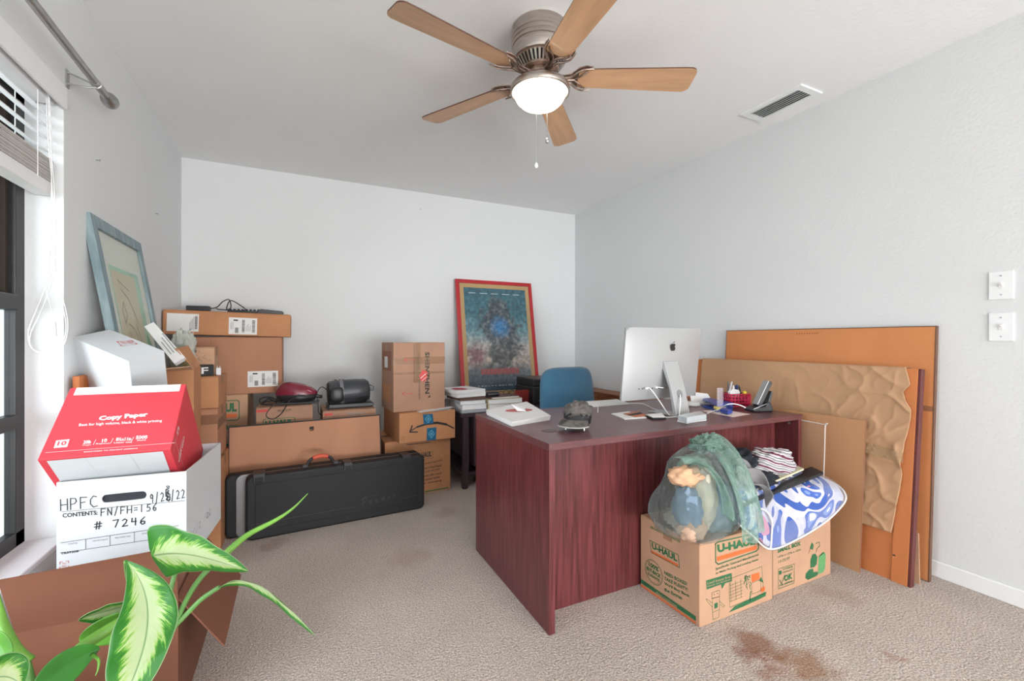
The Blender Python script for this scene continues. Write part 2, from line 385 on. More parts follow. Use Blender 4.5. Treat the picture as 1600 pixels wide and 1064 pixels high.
# ================================================================= CEILING FAN
M_maple = mat('maple_blade', '#cda27d', .45, var=.1, vs=4, stretch=(1.0, 9, 7), bump=.02, bs=80, coat=.15)
M_blade_edge = mat('blade_dark_edge', '#5a3a2c', .5)
fx, fy = .943, 1.676
fan = thing('ceiling_fan', 'brushed nickel ceiling fan with five maple blades and a lit glass bowl', 'ceiling fan', place(fx, fy, 2.2))
z0 = -2.2
def Z(z): return z+z0
prof = [(.06, Z(2.44)), (.118, Z(2.44)), (.12, Z(2.435)), (.12, Z(2.402)), (.1235, Z(2.399)), (.1235, Z(2.393)), (.12, Z(2.39)), (.12, Z(2.383)), (.1235, Z(2.38)), (.1235, Z(2.373)), (.12, Z(2.37)), (.12, Z(2.362)), (.1225, Z(2.359)), (.1225, Z(2.354)), (.118, Z(2.351)), (.116, Z(2.31)), (.112, Z(2.303)), (.03, Z(2.303))]
obj('motor_housing', G().lathe(prof, 48), M_nickel, fan, smooth=True, sharp=30)
vr = obj('vent_ring', G().lathe([(.03, Z(2.303)), (.1, Z(2.303)), (.1, Z(2.299)), (.075, Z(2.262)), (.03, Z(2.262))], 48), M_blackm, fan, smooth=True, sharp=30)
g = G(); g.lathe([(.098, Z(2.304)), (.108, Z(2.304)), (.11, Z(2.299)), (.104, Z(2.294)), (.098, Z(2.297))], 48)
g.lathe([(.07, Z(2.262)), (.081, Z(2.266)), (.083, Z(2.262)), (.078, Z(2.256)), (.03, Z(2.256))], 48)
obj('vent_trim', g, M_nickd, fan, smooth=True, sharp=30)
g = G()
for k in range(36):
    T = Matrix.Rotation(2*math.pi*k/36, 4, 'Z'); w = .0048
    g.hexa([T @ Vector(p) for p in ((.101, -w, Z(2.297)), (.106, -w, Z(2.296)), (.106, w, Z(2.296)), (.101, w, Z(2.297)))],
           [T @ Vector(p) for p in ((.074, -w*.7, Z(2.262)), (.08, -w*.7, Z(2.26)), (.08, w*.7, Z(2.26)), (.074, w*.7, Z(2.262)))])
obj('vent_fins', g, M_nickel, fan, kind='stuff')
obj('hub', G().lathe([(.03, Z(2.256)), (.058, Z(2.256)), (.06, Z(2.25)), (.06, Z(2.236)), (.052, Z(2.23)), (.03, Z(2.23))], 36), M_nickd, fan, smooth=True, sharp=30)
lk = obj('light_fitter', G().lathe([(.03, Z(2.235)), (.044, Z(2.235)), (.048, Z(2.226)), (.06, Z(2.217)), (.1, Z(2.206)), (.122, Z(2.192)), (.1285, Z(2.184)), (.1295, Z(2.170)), (.127, Z(2.163)), (.121, Z(2.161)), (.1135, Z(2.165)), (.112, Z(2.182)), (.04, Z(2.195))], 48), M_nickel, fan, smooth=True, sharp=35)
M_bowl = mat('lit_glass_bowl', '#fff2dd', .3, var=.005, emit=11)
obj('glass_bowl', G().lathe([(.112, Z(2.18)), (.1125, Z(2.165)), (.109, Z(2.15)), (.1, Z(2.134)), (.084, Z(2.118)), (.062, Z(2.107)), (.035, Z(2.1)), (.001, Z(2.098))], 40), M_bowl, fan, smooth=True)
r0, r1 = .165, .668
out = [(r0+.012, -.05), (r0, -.04), (r0, .04), (r0+.012, .05)]
for i in range(1, 11):
    t = i/10; r = r0+.012+(r1-.055-r0-.012)*t; out.append((r, .05+.017*t))
cxy = []
for a in range(80, -1, -20): cxy.append((r1-.03+.03*math.cos(R(a)), .037+.03*math.sin(R(a))))
out += cxy; top = out[4:]; out = out + [(x, -y) for x, y in reversed(top)]
horn = [(.07, -.012), (.105, -.010), (.132, -.016), (.148, -.034), (.165, -.052), (.19, -.062), (.222, -.058), (.205, -.049), (.19, -.038), (.186, -.024), (.196, -.012), (.202, 0)]
horn = horn + [(x, -y) for x, y in reversed(horn[:-1])]
for k in range(5):
    th = R(1.5+72*k-YAW); Tk = Matrix.Rotation(th, 4, 'Z')
    Tb = Tk @ Matrix.Translation((0, 0, Z(2.232))) @ Matrix.Rotation(R(-11), 4, 'X') @ Matrix.Rotation(R(90), 4, 'X')   # prism plane (x,z)->(x,y)
    if k == 0:
        b = obj('blade', G().prism(out, -.003, .003), M_maple, fan); b.data.materials.append(M_blade_edge)
        for p in b.data.polygons:
            if len(p.vertices) == 4: p.material_index = 1
    else: b = b.copy(); COL.objects.link(b)
    b.parent = fan; b.matrix_local = Tb
    gi = G().prism(horn, .0032, .0075, Tb)
    Tt = Tk @ Matrix.Translation((0, 0, Z(2.232))) @ Matrix.Rotation(R(-11), 4, 'X')
    for s in (-1, 1):
        gi.tube([(.075, s*.006, -.009), (.13, s*.016, -.010), (.155, s*.04, -.010), (.185, s*.058, -.010), (.224, s*.059, -.008)], .0058, 8, T=Tt, r2=.003)
        gi.tube([(.15, s*.004, -.009), (.172, s*.02, -.010), (.184, s*.034, -.010), (.2, s*.046, -.009)], .004, 8, T=Tt)
    gi.tube([(.05, 0, .012), (.075, 0, -.004), (.11, 0, -.011), (.15, 0, -.010)], .0085, 8, T=Tt, r2=.005)
    ir = obj('blade_iron', gi, M_nickd, fan, smooth=True, sharp=45)
for (px, py0, py1, nm) in ((838, 165, 258, 'clear'), (855, 160, 219, 'white')):
    a = pt(px, py0, 1.9); b = pt(px, py1, 1.9)
    ch = obj('pull_chain', G().tube([a+Vector((0, 0, .03)), b], .0013, 6), M_steel, fan, world=True)
    obj('pull_pendant', G().lathe([(.001, -.012), (.006, -.008), (.0085, 0), (.006, .008), (.002, .013)], 14, Matrix.Translation(b)), M_label if nm == 'clear' else M_steel, ch, smooth=True, world=True)

# ================================================================= VENT, SWITCHES
vt = thing('ceiling_vent', 'white louvred air vent on the ceiling near the right wall', 'vent', place(2.465, 1.61, 2.44))
g = G()
for a, b in (((-.095, -.175, -.008), (-.06, .175, 0)), ((.06, -.175, -.008), (.095, .175, 0)), ((-.06, -.175, -.008), (.06, -.14, 0)), ((-.06, .14, -.008), (.06, .175, 0))): g.box(a, b)
obj('frame', g, M_white, vt)
obj('duct_shade_sheet', G().box((-.06, -.14, -.0005), (.06, .14, 0)), mat('duct_dark', '#55555a', .8), vt)  # flat dark sheet, shade behind the louvres put in as colour
for k in range(6):
    T = Matrix.Translation((-.05+k*.02, 0, -.006)) @ Matrix.Rotation(R(-40), 4, 'Y')
    obj('louvre', G().box((-.0075, -.14, -.0008), (.0075, .14, .0008)), M_white, vt, T=T)
for z, lab in ((1.329, 'white toggle switch plate on the right wall, upper of two'), (1.153, 'white toggle switch plate on the right wall, lower of two')):
    sw = thing('light_switch', lab, 'switch', place(XR, .79, z))
    obj('plate', G().box((-.006, -.038, -.06), (0, .038, .06)), M_white, sw, bevel=.003)
    g = G().box((-.009, -.006, -.013), (-.005, .006, .013)); obj('toggle', g.hexa([(-.006, -.004, -.004), (-.006, .004, -.004), (-.006, .004, .004), (-.006, -.004, .004)], [(-.018, -.0035, .006), (-.018, .0035, .006), (-.018, .0035, .011), (-.018, -.0035, .011)]), M_label, sw)
    for s in (-1, 1): obj('screw', G().tube([(-.0062, 0, s*.04), (-.0075, 0, s*.04)], .003, 8), M_steel, sw)

# ================================================================= DESK
M_deskv = mat('mahogany_vertical', '#522325', .33, var=0, vs=9, stretch=(9, 9, .5), col2='#74383a', spec=.5)
M_deskh = mat('mahogany_top', '#5a3638', .3, vs=9, stretch=(.5, 9, 9), col2='#6d4345', spec=.5)
DX0, DX1, DY0, DY1, DZ = .838, 2.36, 1.42, 2.18, .713
dk = thing('desk', 'large dark mahogany laminate desk standing in the middle of the carpet', 'desk', place(DX0, DY0, 0))
w, d = DX1-DX0, DY1-DY0
obj('tabletop', G().box((0, 0, DZ-.027), (w, d, DZ)), M_deskh, dk, bevel=.0025)
obj('side_panel', G().box((.002, .004, 0), (.028, d-.004, DZ-.027)), M_deskv, dk, bevel=.0015)
obj('side_panel', G().box((w-.028, .004, 0), (w-.002, d-.004, DZ-.027)), M_deskv, dk, bevel=.0015)
obj('modesty_panel', G().box((.028, .13, .0), (w-.028, .148, DZ-.027)), M_deskv, dk)
p = on(858, 672, Z=DZ)
gm = obj('grommet', G().lathe([(.001, DZ-.001), (.001, DZ+.0015), (.028, DZ+.0015), (.032, DZ+.0012), (.034, DZ), (.033, DZ-.001)], 28, Matrix.Translation((p.x-DX0, p.y-DY0, 0))), mat('grommet_plastic', '#4a3032', .4), dk, smooth=True, sharp=30)
q = on(1213, 656, X=DX1-.03)
obj('cam_screw', G().tube([(w-.034, .05, DZ-.05), (w-.028, .05, DZ-.05)], .006, 10), M_steel, dk)
# drawer pedestal on the chair side
pd = obj('pedestal', G().box((.03, .35, .05), (.42, d-.02, DZ-.03)), M_deskv, dk)
for a, b in ((.06, .34), (.35, .49), (.5, .67)):
    dr = obj('drawer', G().box((.035, d-.02, a), (.415, d-.003, b)), M_deskv, dk, bevel=.001)
    obj('drawer_handle', G().tube([(.17, d-.002, (a+b)/2), (.17, d+.02, (a+b)/2), (.28, d+.02, (a+b)/2), (.28, d-.002, (a+b)/2)], .004, 8, cat=0), M_steel, dr)

# ================================================================= CHAIR
M_blue = mat('blue_fabric', '#3f6f8c', .9, var=.12, vs=160, bump=.5, bs=350, sheen=.3)
Mc = place(1.765, 2.68, 0, 0)
ch = thing('office_chair', 'blue upholstered office chair tucked behind the desk', 'chair', Mc)
def back(t, s):
    x = (t-.5)*.46; z = .52+s*.405; k = abs(t-.5)*2
    wz = .235*(1-.06*(s-.5)**2); hw_ = .235 if s < .75 else .235-.03*((s-.75)/.25)**2
    return Vector(((t-.5)*2*hw_, -.03+.05*k*k*1.0 + .06*s, z - .012*k**6*(1 if s > .5 else -1)*abs(s-.5)*2))
g = G(); n, m_ = 20, 20; ring = []
# rounded outline as superellipse cushion
vs = []
def cush(u, v, side):
    a = 2*math.pi*u; c, s = math.cos(a), math.sin(a); e = .42
    X = math.copysign(abs(c)**e, c); Zz = math.copysign(abs(s)**e, s)
    r = v
    x = X*r*(.232-.012*(Zz*r)); z = Zz*r*.215
    th = .03*(1-r**4)**.5
    y = .07*(x/.23)**2*-.0+ .045*(x/.23)**2 + z*.12
    return Vector((x, y+(-th if side else th), z+.69))
for side in (0, 1): g.grid(lambda u, v: cush(u, v, side), 48, 12)
obj('backrest', g, M_blue, ch, smooth=True)
g = G(); g.blob((0, -.22, .44), (.25, .24, .05), .02, 2, e=.5, n=40, m=16)
obj('seat', g, M_blue, ch, smooth=True)
obj('back_shell', G().blob((0, .075, .68), (.2, .02, .18), .0, 2, e=.5, n=32, m=12), M_black, ch, smooth=True)
obj('back_bar', G().tube([(0, .09, .66), (0, .09, .5), (0, .02, .40), (0, -.15, .385)], .018, 10), M_black, ch, smooth=True)
obj('gas_lift', G().tube([(0, -.2, .1), (0, -.2, .39)], .025, 16, cat=0), M_black, ch, smooth=True, sharp=40)
for k in range(5):
    a = 2*math.pi*k/5+.3; e = Vector((.29*math.cos(a), -.2+.29*math.sin(a), .085))
    lg = obj('leg', G().tube([(0, -.2, .13), e], .022, 8, cat=0, r2=.014), M_black, ch, smooth=True)
    obj('caster', G().tube([e+Vector((-.02, 0, -.056)), e+Vector((.02, 0, -.056))], .028, 16), M_black, lg, smooth=True, sharp=40)
# ================================================================= CARTONS
def carton(label, M, w, d, h, m, group=None, tape=True, closed=True, cat='box', name='cardboard_box'):
    t = thing(name, label, cat, M, group); th = .004
    if closed:
        g = G(); n = 5
        def P(x, y, z):
            q = Vector((x*7+M.translation.x*9, y*7, z*7+M.translation.z*5)); return Vector((x, y, z))
        g.box((0, 0, 0), (w, d, h-.004))
        obj('body', g, m, t, bevel=.0035, seg=2)
        obj('flap', G().box((.0015, .0015, h-.004), (w-.0015, d/2-.0012, h)), m, t, bevel=.001)
        obj('flap', G().box((.0015, d/2+.0012, h-.004), (w-.0015, d-.0015, h)), m, t, bevel=.001)
        if tape:
            e = .0005; y0, y1 = d/2-.024, d/2+.024; z1 = h-.05
            g = G(); g.box((-e, y0, h), (w+e, y1, h+e)); g.box((-e*2, y0, z1), (-e, y1, h+e)); g.box((w+e, y0, z1), (w+e*2, y1, h+e))
            obj('tape', g, M_tape, t)
    else:
        obj('bottom', G().box((0, 0, 0), (w, d, th)), m, t)
        for a, b in (((0, 0, th), (w, th, h)), ((0, d-th, th), (w, d, h)), ((0, th, th), (th, d-th, h)), ((w-th, th, th), (w, d-th, h))):
            obj('side', G().box(a, b), m, t)
    return t
def flap(t, quad, m, th=.004, name='flap', world=True):
    q = [Vector(p) for p in quad]; n = (q[1]-q[0]).cross(q[3]-q[0]).normalized()*th
    return obj(name, G().hexa(q, [p+n for p in q]), m, t, world=world)
def rightf(w): return frame((w, 0, 0), (0, 1, 0), (0, 0, 1))
def leftf(d): return frame((0, d, 0), (0, -1, 0), (0, 0, 1))
def shiplabel(t, x0, z0, x1, z1, seed=0, T=None, rot=False, plain=False):
    """white address label with bars and lines of print"""
    lb = Print(t, T, .0008); lb.rect(x0, z0, x1, z1, M_label)
    l = lb.done({'label_paper': 'shipping_label'})[0]
    p = Print(l, T, .0014); rn = random.Random(seed); w = x1-x0; h = z1-z0
    def bars(a, b, c, d_):
        y = b
        while y < d_-.001:
            k = rn.choice((.0012, .002, .003)); p.rect(a, y, c, min(y+k, d_), M_ink); y += k+rn.choice((.0012, .002))
    if plain:
        bars(x1-.13*w, z0+.15*h, x1-.04*w, z1-.1*h)
        for k in range(4): p.rect(x1-(.17+.04*k)*w, z0+.1*h, x1-(.155+.04*k)*w, z1-(.15+.1*k)*h, M_inkg)
    else:
        bars(x0+.46*w, z0+.12*h, x0+.56*w, z1-.12*h); bars(x0+.82*w, z0+.12*h, x0+.93*w, z1-.12*h)
        p.rect(x0+.22*w, z0+.08*h, x0+.34*w, z0+.4*h, M_inkg); p.rect(x0+.16*w, z1-.2*h, x0+.32*w, z1-.12*h, M_ink)
        for k in range(5): p.rect(x0+(.6+.04*k)*w, z0+.2*h, x0+(.612+.04*k)*w, z0+(.5+.08*(k % 3))*h, M_inkg)
        for k in range(4): p.rect(x0+(.06+.03*k)*w, z0+.3*h, x0+(.07+.03*k)*w, z0+(.7+.05*(k % 2))*h, M_inkg)
    p.done({'print_black': 'barcode', 'print_grey': 'small_print'})

# stroke letters for handwriting and script, unit box
SF = {'H': [[(0, 1), (0, 0)], [(.8, 1), (.8, 0)], [(0, .5), (.8, .5)]], 'P': [[(0, 0), (0, 1), (.6, .95), (.7, .7), (.5, .5), (0, .45)]],
      'F': [[(0, 0), (0, 1), (.8, .95)], [(0, .5), (.6, .55)]], 'C': [[(.8, .9), (.4, 1), (.05, .7), (.05, .3), (.4, 0), (.9, .08)]],
      'N': [[(0, 0), (0, 1), (.7, 0), (.7, 1)]], '/': [[(.55, 1.15), (.1, -.15)]], '=': [[(.1, .65), (.7, .68)], [(.1, .35), (.7, .38)]],
      '1': [[(.3, 1), (.3, 0)]], '5': [[(.8, 1), (.25, 1), (.2, .55), (.6, .6), (.75, .3), (.5, 0), (.1, .05)]],
      '6': [[(.65, 1), (.2, .6), (.1, .25), (.35, 0), (.65, .1), (.65, .4), (.35, .45), (.12, .25)]],
      '7': [[(0, .95), (.7, 1), (.3, 0)]], '2': [[(.05, .8), (.35, 1), (.65, .8), (.5, .45), (.05, 0), (.75, .05)]],
      '4': [[(.15, 1), (.1, .5), (.7, .5)], [(.6, 1), (.6, 0)]], '9': [[(.65, .75), (.4, 1), (.1, .8), (.25, .5), (.6, .6), (.65, .85), (.5, 0)]],
      '#': [[(.3, 1), (.2, 0)], [(.65, 1), (.55, 0)], [(0, .68), (.9, .72)], [(-.05, .32), (.85, .36)]],
      '*': [[(0, .8), (.4, 1.05), (.7, .8), (0, .1), (.6, -.1), (.9, .3), (.1, .6), (.8, 1.1), (.1, 1.3), (0, .5), (.6, .4), (.2, .1), (.85, .0), (.9, .7), (.2, .85)], [(.3, 1.2), (.5, 1.5), (.3, 1.7)], [(.7, 1.3), (.9, 1.55), (.65, 1.7)]], ' ': [],
      'e': [[(.1, .35), (.55, .4), (.5, .62), (.2, .6), (.1, .3), (.3, .05), (.7, .2)]], 'n': [[(.1, .6), (.1, .05)], [(.1, .45), (.4, .62), (.5, .05), (.7, .15)]],
      'd': [[(.5, .6), (.15, .5), (.12, .12), (.5, .15), (.62, 1.1), (.55, .1), (.75, .15)]], 'r': [[(.1, .62), (.1, .05)], [(.1, .45), (.45, .62)]],
      'S': [[(.7, .9), (.4, 1), (.15, .8), (.6, .4), (.5, .05), (.1, .1)]]}
def hand(p, s, a, b, hgt, wd, m):           # px baseline start a, end b, height in face units
    A = Vector(p.loc(*a)); B = Vector(p.loc(*b)); n = len(s); u = (B-A)/n; v = Vector((-u.y, u.x)).normalized()*hgt
    for i, c in enumerate(s):
        for st in SF.get(c, []): p.line([A+u*(i+.85*x)+v*z for x, z in st], wd, m)

# ---- left foreground: open carton, white file box, red copy paper box
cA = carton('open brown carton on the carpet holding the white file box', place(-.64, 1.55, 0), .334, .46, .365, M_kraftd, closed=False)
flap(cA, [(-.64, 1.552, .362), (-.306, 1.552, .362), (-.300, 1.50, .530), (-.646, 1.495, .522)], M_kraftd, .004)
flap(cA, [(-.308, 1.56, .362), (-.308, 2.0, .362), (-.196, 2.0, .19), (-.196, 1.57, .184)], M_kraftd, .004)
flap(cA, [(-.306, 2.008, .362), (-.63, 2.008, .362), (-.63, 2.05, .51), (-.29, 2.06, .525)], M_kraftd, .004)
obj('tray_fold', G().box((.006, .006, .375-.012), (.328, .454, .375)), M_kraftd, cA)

fb = thing('file_box', 'white file box with a handle hole and black marker writing on the front', 'box', place(-.631, 1.738, .3765, -5))
w, d, h = .316, .42, .3065
fp = Print(fb)
hx0, hz0 = fp.loc(159, 786); hx1, hz1 = fp.loc(229, 765)
hc = Vector(((hx0+hx1)/2, (hz0+hz1)/2)); hw_, hh = (hx1-hx0)/2, .0125
N_ = 48; inn = []; outp = []
for k in range(N_):
    a = 2*math.pi*k/N_; c, s = math.cos(a), math.sin(a)
    ix = hc.x+(hw_-hh)*(1 if c > 1e-6 else -1 if c < -1e-6 else 0)*(1 if abs(c) > .3 else abs(c)/.3)+hh*c; iz = hc.y+hh*s
    inn.append((ix, iz))
    t = min((w-hc.x)/c if c > 1e-9 else (-hc.x/c if c < -1e-9 else 9), (h-hc.y)/s if s > 1e-9 else (-hc.y/s if s < -1e-9 else 9)); outp.append((hc.x+t*c, hc.y+t*s))
def snap(p):
    best = min(((0, 0), (w, 0), (0, h), (w, h)), key=lambda q: (q[0]-p[0])**2+(q[1]-p[1])**2); return best
for cnr in ((0, 0), (w, 0), (0, h), (w, h)):
    i = min(range(N_), key=lambda i: (outp[i][0]-cnr[0])**2+(outp[i][1]-cnr[1])**2); outp[i] = cnr
g = G()
for y in (0, .004): g.add([(p[0], y, p[1]) for p in outp]+[(p[0], y, p[1]) for p in inn], [(k, (k+1) % N_, (k+1) % N_+N_, k+N_) for k in range(N_)])
g.add([(p[0], y, p[1]) for y in (0, .004) for p in inn], [(k, (k+1) % N_, (k+1) % N_+N_, k+N_) for k in range(N_)])
g.add([(p[0], y, p[1]) for y in (0, .004) for p in outp], [(k, (k+1) % N_, (k+1) % N_+N_, k+N_) for k in range(N_)])
obj('front_wall', g, M_whitecard, fb)
g = G(); ins = [(hc.x+(x-hc.x)*1.12, hc.y+(z-hc.y)*1.3) for x, z in inn]
obj('hand_hole_dark_plate', G().prism(ins, .0045, .007), mat('hole_dark', '#1c1e25', .6), fb)  # dark plate added behind the hole so that it looks dark
for a, b in (((0, d-.004, 0), (w, d, h)), ((0, .004, 0), (.004, d-.004, h)), ((w-.004, .004, 0), (w, d-.004, h))): obj('side_wall', G().box(a, b), M_whitecard, fb)
obj('bottom', G().box((.004, .004, 0), (w-.004, d-.004, .004)), M_whitecard, fb)
hand(fp, 'HPFC', (95, 797), (156, 790), .033, .0026, M_marker)
hand(fp, '9/2*/22', (235, 785), (292, 776), .027, .0023, M_marker)
hand(fp, 'FN/FH=156', (158, 805), (248, 796), .021, .0024, M_marker)
hand(fp, '# 7246', (148, 826), (232, 817), .022, .003, M_marker)
fp.text3('CONTENTS:', (98, 808), (153, 803), (97.5, 801), M_ink, bold=.03)
fp.linep([(97, 798.5), (289, 781)], .0013, M_ink)
fp.linep([(95, 847), (279, 820)], .0013, M_ink); fp.linep([(95, 863), (262, 838)], .0013, M_ink)
for x, y0, y1 in ((134, 841.5, 856.5), (172, 836, 851), (210, 830.5, 846)): fp.linep([(x, y0), (x, y1)], .001, M_ink)
for x, y, s in ((107, 850, 'NAME'), (145, 845.5, 'DEPARTMENT'), (180, 840.5, 'RECORD NO'), (222, 834, 'DATE')): fp.text3(s, (x, y), (x+(14 if len(s) < 5 else 24), y-(1.6 if len(s) < 5 else 3)), (x, y-2.4), M_inkg, bold=0)
fp.text3('TRS9208', (95, 865.5), (123, 861.5), (95, 862), M_ink, bold=.02)
rp = [(93.5, 877), (107, 875), (107, 886), (93.5, 888)]
for i in range(4):
    a, b = rp[i], rp[(i+1) % 4]; fp.linep([a, (a[0]*.67+b[0]*.33, a[1]*.67+b[1]*.33)], .0012, M_redp); fp.linep([(a[0]*.33+b[0]*.67, a[1]*.33+b[1]*.67), b], .0012, M_redp)
fp.text3('TRU', (97, 881), (104, 880), (97, 878.5), M_redp, bold=0); fp.text3('RED', (97, 885), (104, 884), (97, 882.5), M_redp, bold=0)
fp.done({'marker_ink': 'handwriting', 'print_black': 'printed_form', 'print_grey': 'form_captions', 'print_red': 'red_logo'})
fs = Print(fb, rightf(w)); hand(fs, 'SC/20/22', (297, 842), (330, 800), .02, .0013, M_marker); fs.done({'marker_ink': 'side_handwriting'})

# red copy paper box, tipped on its corner inside the file box
M_red = mat('red_card', '#d9404b', .55, var=.04, vs=4)
th_ = 44
u = Vector((1, -.02, 0)).normalized(); v = Vector((.012, math.cos(R(th_)), math.sin(R(th_))))
Mr = frame((-.648, 1.675, .765), u, v)          # local x right, z up the red face, y into the box
rb = thing('copy_paper_box', 'red and white copy paper box tipped on its edge on the white file box', 'box', Mr)
rw, rh, rl = .300, .262, .395
obj('body', G().box((0, 0, 0), (rw, rl, rh)), M_red, rb, bevel=.002)
p = Print(rb)
p.rect(.016, rh-.032, rw-.014, rh-.0015, M_pw)
p.text3('Copy Paper', (154, 658.5), (231, 651.5), (155, 649.5), M_pw, bold=.05)
p.text3('Best for high volume, black & white printing', (123, 666.5), (253, 659.5), (124, 661), M_pw, bold=.015)
p.polyp([(84, 699.5), (105, 697.5), (109, 685.5), (88, 687.5)], M_pw)
p.text3('10', (89, 696), (103, 695), (91.5, 689), M_red, bold=.03, lift=.0005)
for s, x, y, wd in (('20lb', 130, 693, 12), ('10', 159, 690.5, 8), ('8½x11in', 181, 688.5, 24), ('5000', 212, 685.5, 18)): p.text3(s, (x, y), (x+wd, y-.8), (x+1, y-5.5), M_pw, bold=.03)
for s, x, y, wd in (('Weight', 128, 696.5, 14), ('Brightness', 150, 694, 22), ('Letter size', 178, 692, 28), ('Sheets', 214, 688.5, 14)): p.text3(s, (x, y), (x+wd, y-1), (x+.5, y-2.4), M_pw, bold=.01)
for x, y in ((146, 694), (173, 692), (205, 690)): p.linep([(x, y), (x+4, y-8)], .001, M_pw)
p.linep([(71, 706.5), (273, 691)], .0008, M_pw)
p.text3('REGISTERED TO PREVENT JAMMING', (131, 706.8), (215, 701), (131.3, 704.6), M_pw, bold=.01)
p.done({'print_white': 'white_print', 'red_card': 'red_numeral'})
pb = Print(rb, frame((0, rl, 0), (1, 0, 0), (0, -1, 0)))       # underside, seen below the red face
pb.flat([(.018, .02), (rw-.02, .02), (rw-.02, rl-.006), (.018, rl-.006)], M_whitecard)
for x in (.1, .2): pb.line([(x, rl-.006), (x+.01, rl-.1)], .0008, M_inkg)
pb.done({'white_card': 'white_base', 'print_grey': 'crease'})
pu = Print(rb, frame((0, 0, rh), (1, 0, 0), (0, 1, 0))); pu.rect(.02, .006, rw-.02, rl-.01, M_whitecard)
pu.done({'white_card': 'white_lid_panel'})
pr = Print(rb, rightf(rw))
pr.line([(.03, .004), (.03, rh*.0+.1)], .001, M_pw); pr.line([(.0, .045), (.2, .045)], .0009, M_pw)
pr.rect(.018, .075, .036, .1, M_pw); pr.rect(.022, .08, .032, .095, M_red, lift=.0004)
v_, f_ = text_geo('Copy Paper', .03)
pr.g_(M_pw).add([(.115-.016*b, -.001, .02+.1*(1-a)) for a, b in v_], f_, pr.T)
for k in range(2): pr.rect(.088+.008*k, .03, .0895+.008*k, .1, M_pw)
pr.done({'print_white': 'end_print', 'red_card': 'end_red_mark'})

# white box tilted on top behind
D = pt(201, 563, 1.60); Cc = pt(257, 548, 1.71); A = pt(146, 519, 1.75)
e1 = (Cc-D); e2 = (A-D); L1, L2 = e1.length, e2.length
u = e1.normalized(); yv = (e2-u*e2.dot(u)); L2 = yv.length; yv.normalize(); zv = u.cross(yv)
Mw = Matrix((u, yv, zv)).transposed().to_4x4(); Mw.translation = D-zv*.27
wb = thing('white_carton', 'plain white carton tilted on top of the pile behind the red box', 'box', Mw)
obj('body', G().box((0, 0, 0), (L1, L2, .268)), M_whitecard, wb, bevel=.0015)
obj('lid', G().box((-.001, -.001, .268), (L1+.001, L2, .27)), M_whitecard, wb)
tp = Print(wb, frame((0, 0, .27), (1, 0, 0), (0, 1, 0)))
q = [(183, 533), (206, 531), (214, 537), (190, 540)]
for i in range(4): 
    a, b = q[i], q[(i+1) % 4]; tp.linep([a, (a[0]*.7+b[0]*.3, a[1]*.7+b[1]*.3)], .0028, M_redp); tp.linep([(a[0]*.3+b[0]*.7, a[1]*.3+b[1]*.7), b], .0028, M_redp); tp.linep([a, b], .0012, M_redp)
tp.text3('TRU RED', (191, 537.5), (209, 535.5), (188, 533.5), M_redp, bold=.0)
tp.done({'print_red': 'red_logo'})

# tall open carton behind it with loose flaps and a bright printed sheet
c2 = carton('tall open carton behind the tilted white box with its flaps up', place(-.62, 2.42, 0), .20, .16, .97, M_kraft2, closed=False)
flap(c2, [(-.62, 2.42, .968), (-.42, 2.42, .968), (-.42, 2.345, .985), (-.61, 2.345, .965)], M_kraft3, .003)
flap(c2, [(-.422, 2.425, .968), (-.422, 2.575, .968), (-.47, 2.575, 1.07), (-.49, 2.425, 1.06)], M_kraft2, .003)
a = [pt(225, 509, 2.0), pt(240, 502, 2.02), pt(289, 557, 1.98), pt(272, 567, 1.95)]
sh = thing('printed_sleeve', 'bright white printed sleeve leaning over the open carton flaps', 'packaging', Matrix.Translation(a[3]))
n = (a[1]-a[0]).cross(a[3]-a[0]).normalized(); n = n if n.dot(FW) > 0 else -n
obj('sleeve', G().hexa(a, [q_+n*.025 for q_ in a]), M_pw, sh, world=True, bevel=.001)
ps = Print(sh, frame(a[3]-a[3], a[0]-a[3], a[1]-a[0]), .001)
for k in range(3): ps.rect(.05, .012+.012*k, .13+.02*k, .0155+.012*k, M_inkg)
ps.done({'print_grey': 'small_print'})
pbg = thing('plastic_bag', 'crumpled clear plastic bag poking out of the tall open carton', 'bag', Matrix.Translation((-.5, 2.62, .97)))
obj('film', G().blob((0, 0, .075), (.05, .03, .1), .5, 2.5, 3), film('clear_bag', '#dde0d6', .35, .15, .9, 25), pbg, smooth=True)

# ---- small stack against the left wall
sB = carton('orange-brown carton topmost of the narrow stack beside the left wall', place(-.6, 2.75, .744), .229, .3, .165, M_kraft2, 'narrow carton stack')
sC = carton('taped brown carton in the middle of the narrow stack beside the left wall', place(-.6, 2.75, .472), .225, .31, .270, M_kraft, 'narrow carton stack')
sD = carton('brown carton at the bottom of the narrow stack beside the left wall', place(-.6, 2.74, 0), .24, .3, .471, M_kraft2, 'narrow carton stack')
g = G(); g.box((.225, .0, .16), (.2258, .31, .21)); g.box((0, -.0008, .19), (.225, 0, .24)); obj('tape', g, M_tape, sC)
sA = carton('small pale carton with yellow tape on the narrow stack', place(-.548, 2.85, .91), .145, .14, .15, M_kraft3)
pp = Print(sA); pp.rect(0, .04, .04, .085, mat('yellow_tape', '#d9b93c', .4)); 
rr = random.Random(3)
for k in range(7): x = .06+.01*rr.random()*7; z = .03+.09*rr.random(); pp.line([(x, z), (x+.015*rr.uniform(-1, 1), z+.012), (x+.012, z-.004)], .0008, M_ink)
pp.done({'yellow_tape': 'yellow_tape', 'print_black': 'scribble'})
bk = thing('black_gift_box', 'small black box with a pale letter on the narrow stack', 'box', place(-.472, 2.79, .9095, 15))
obj('body', G().box((0, 0, 0), (.075, .04, .058)), M_blackm, bk, bevel=.002)
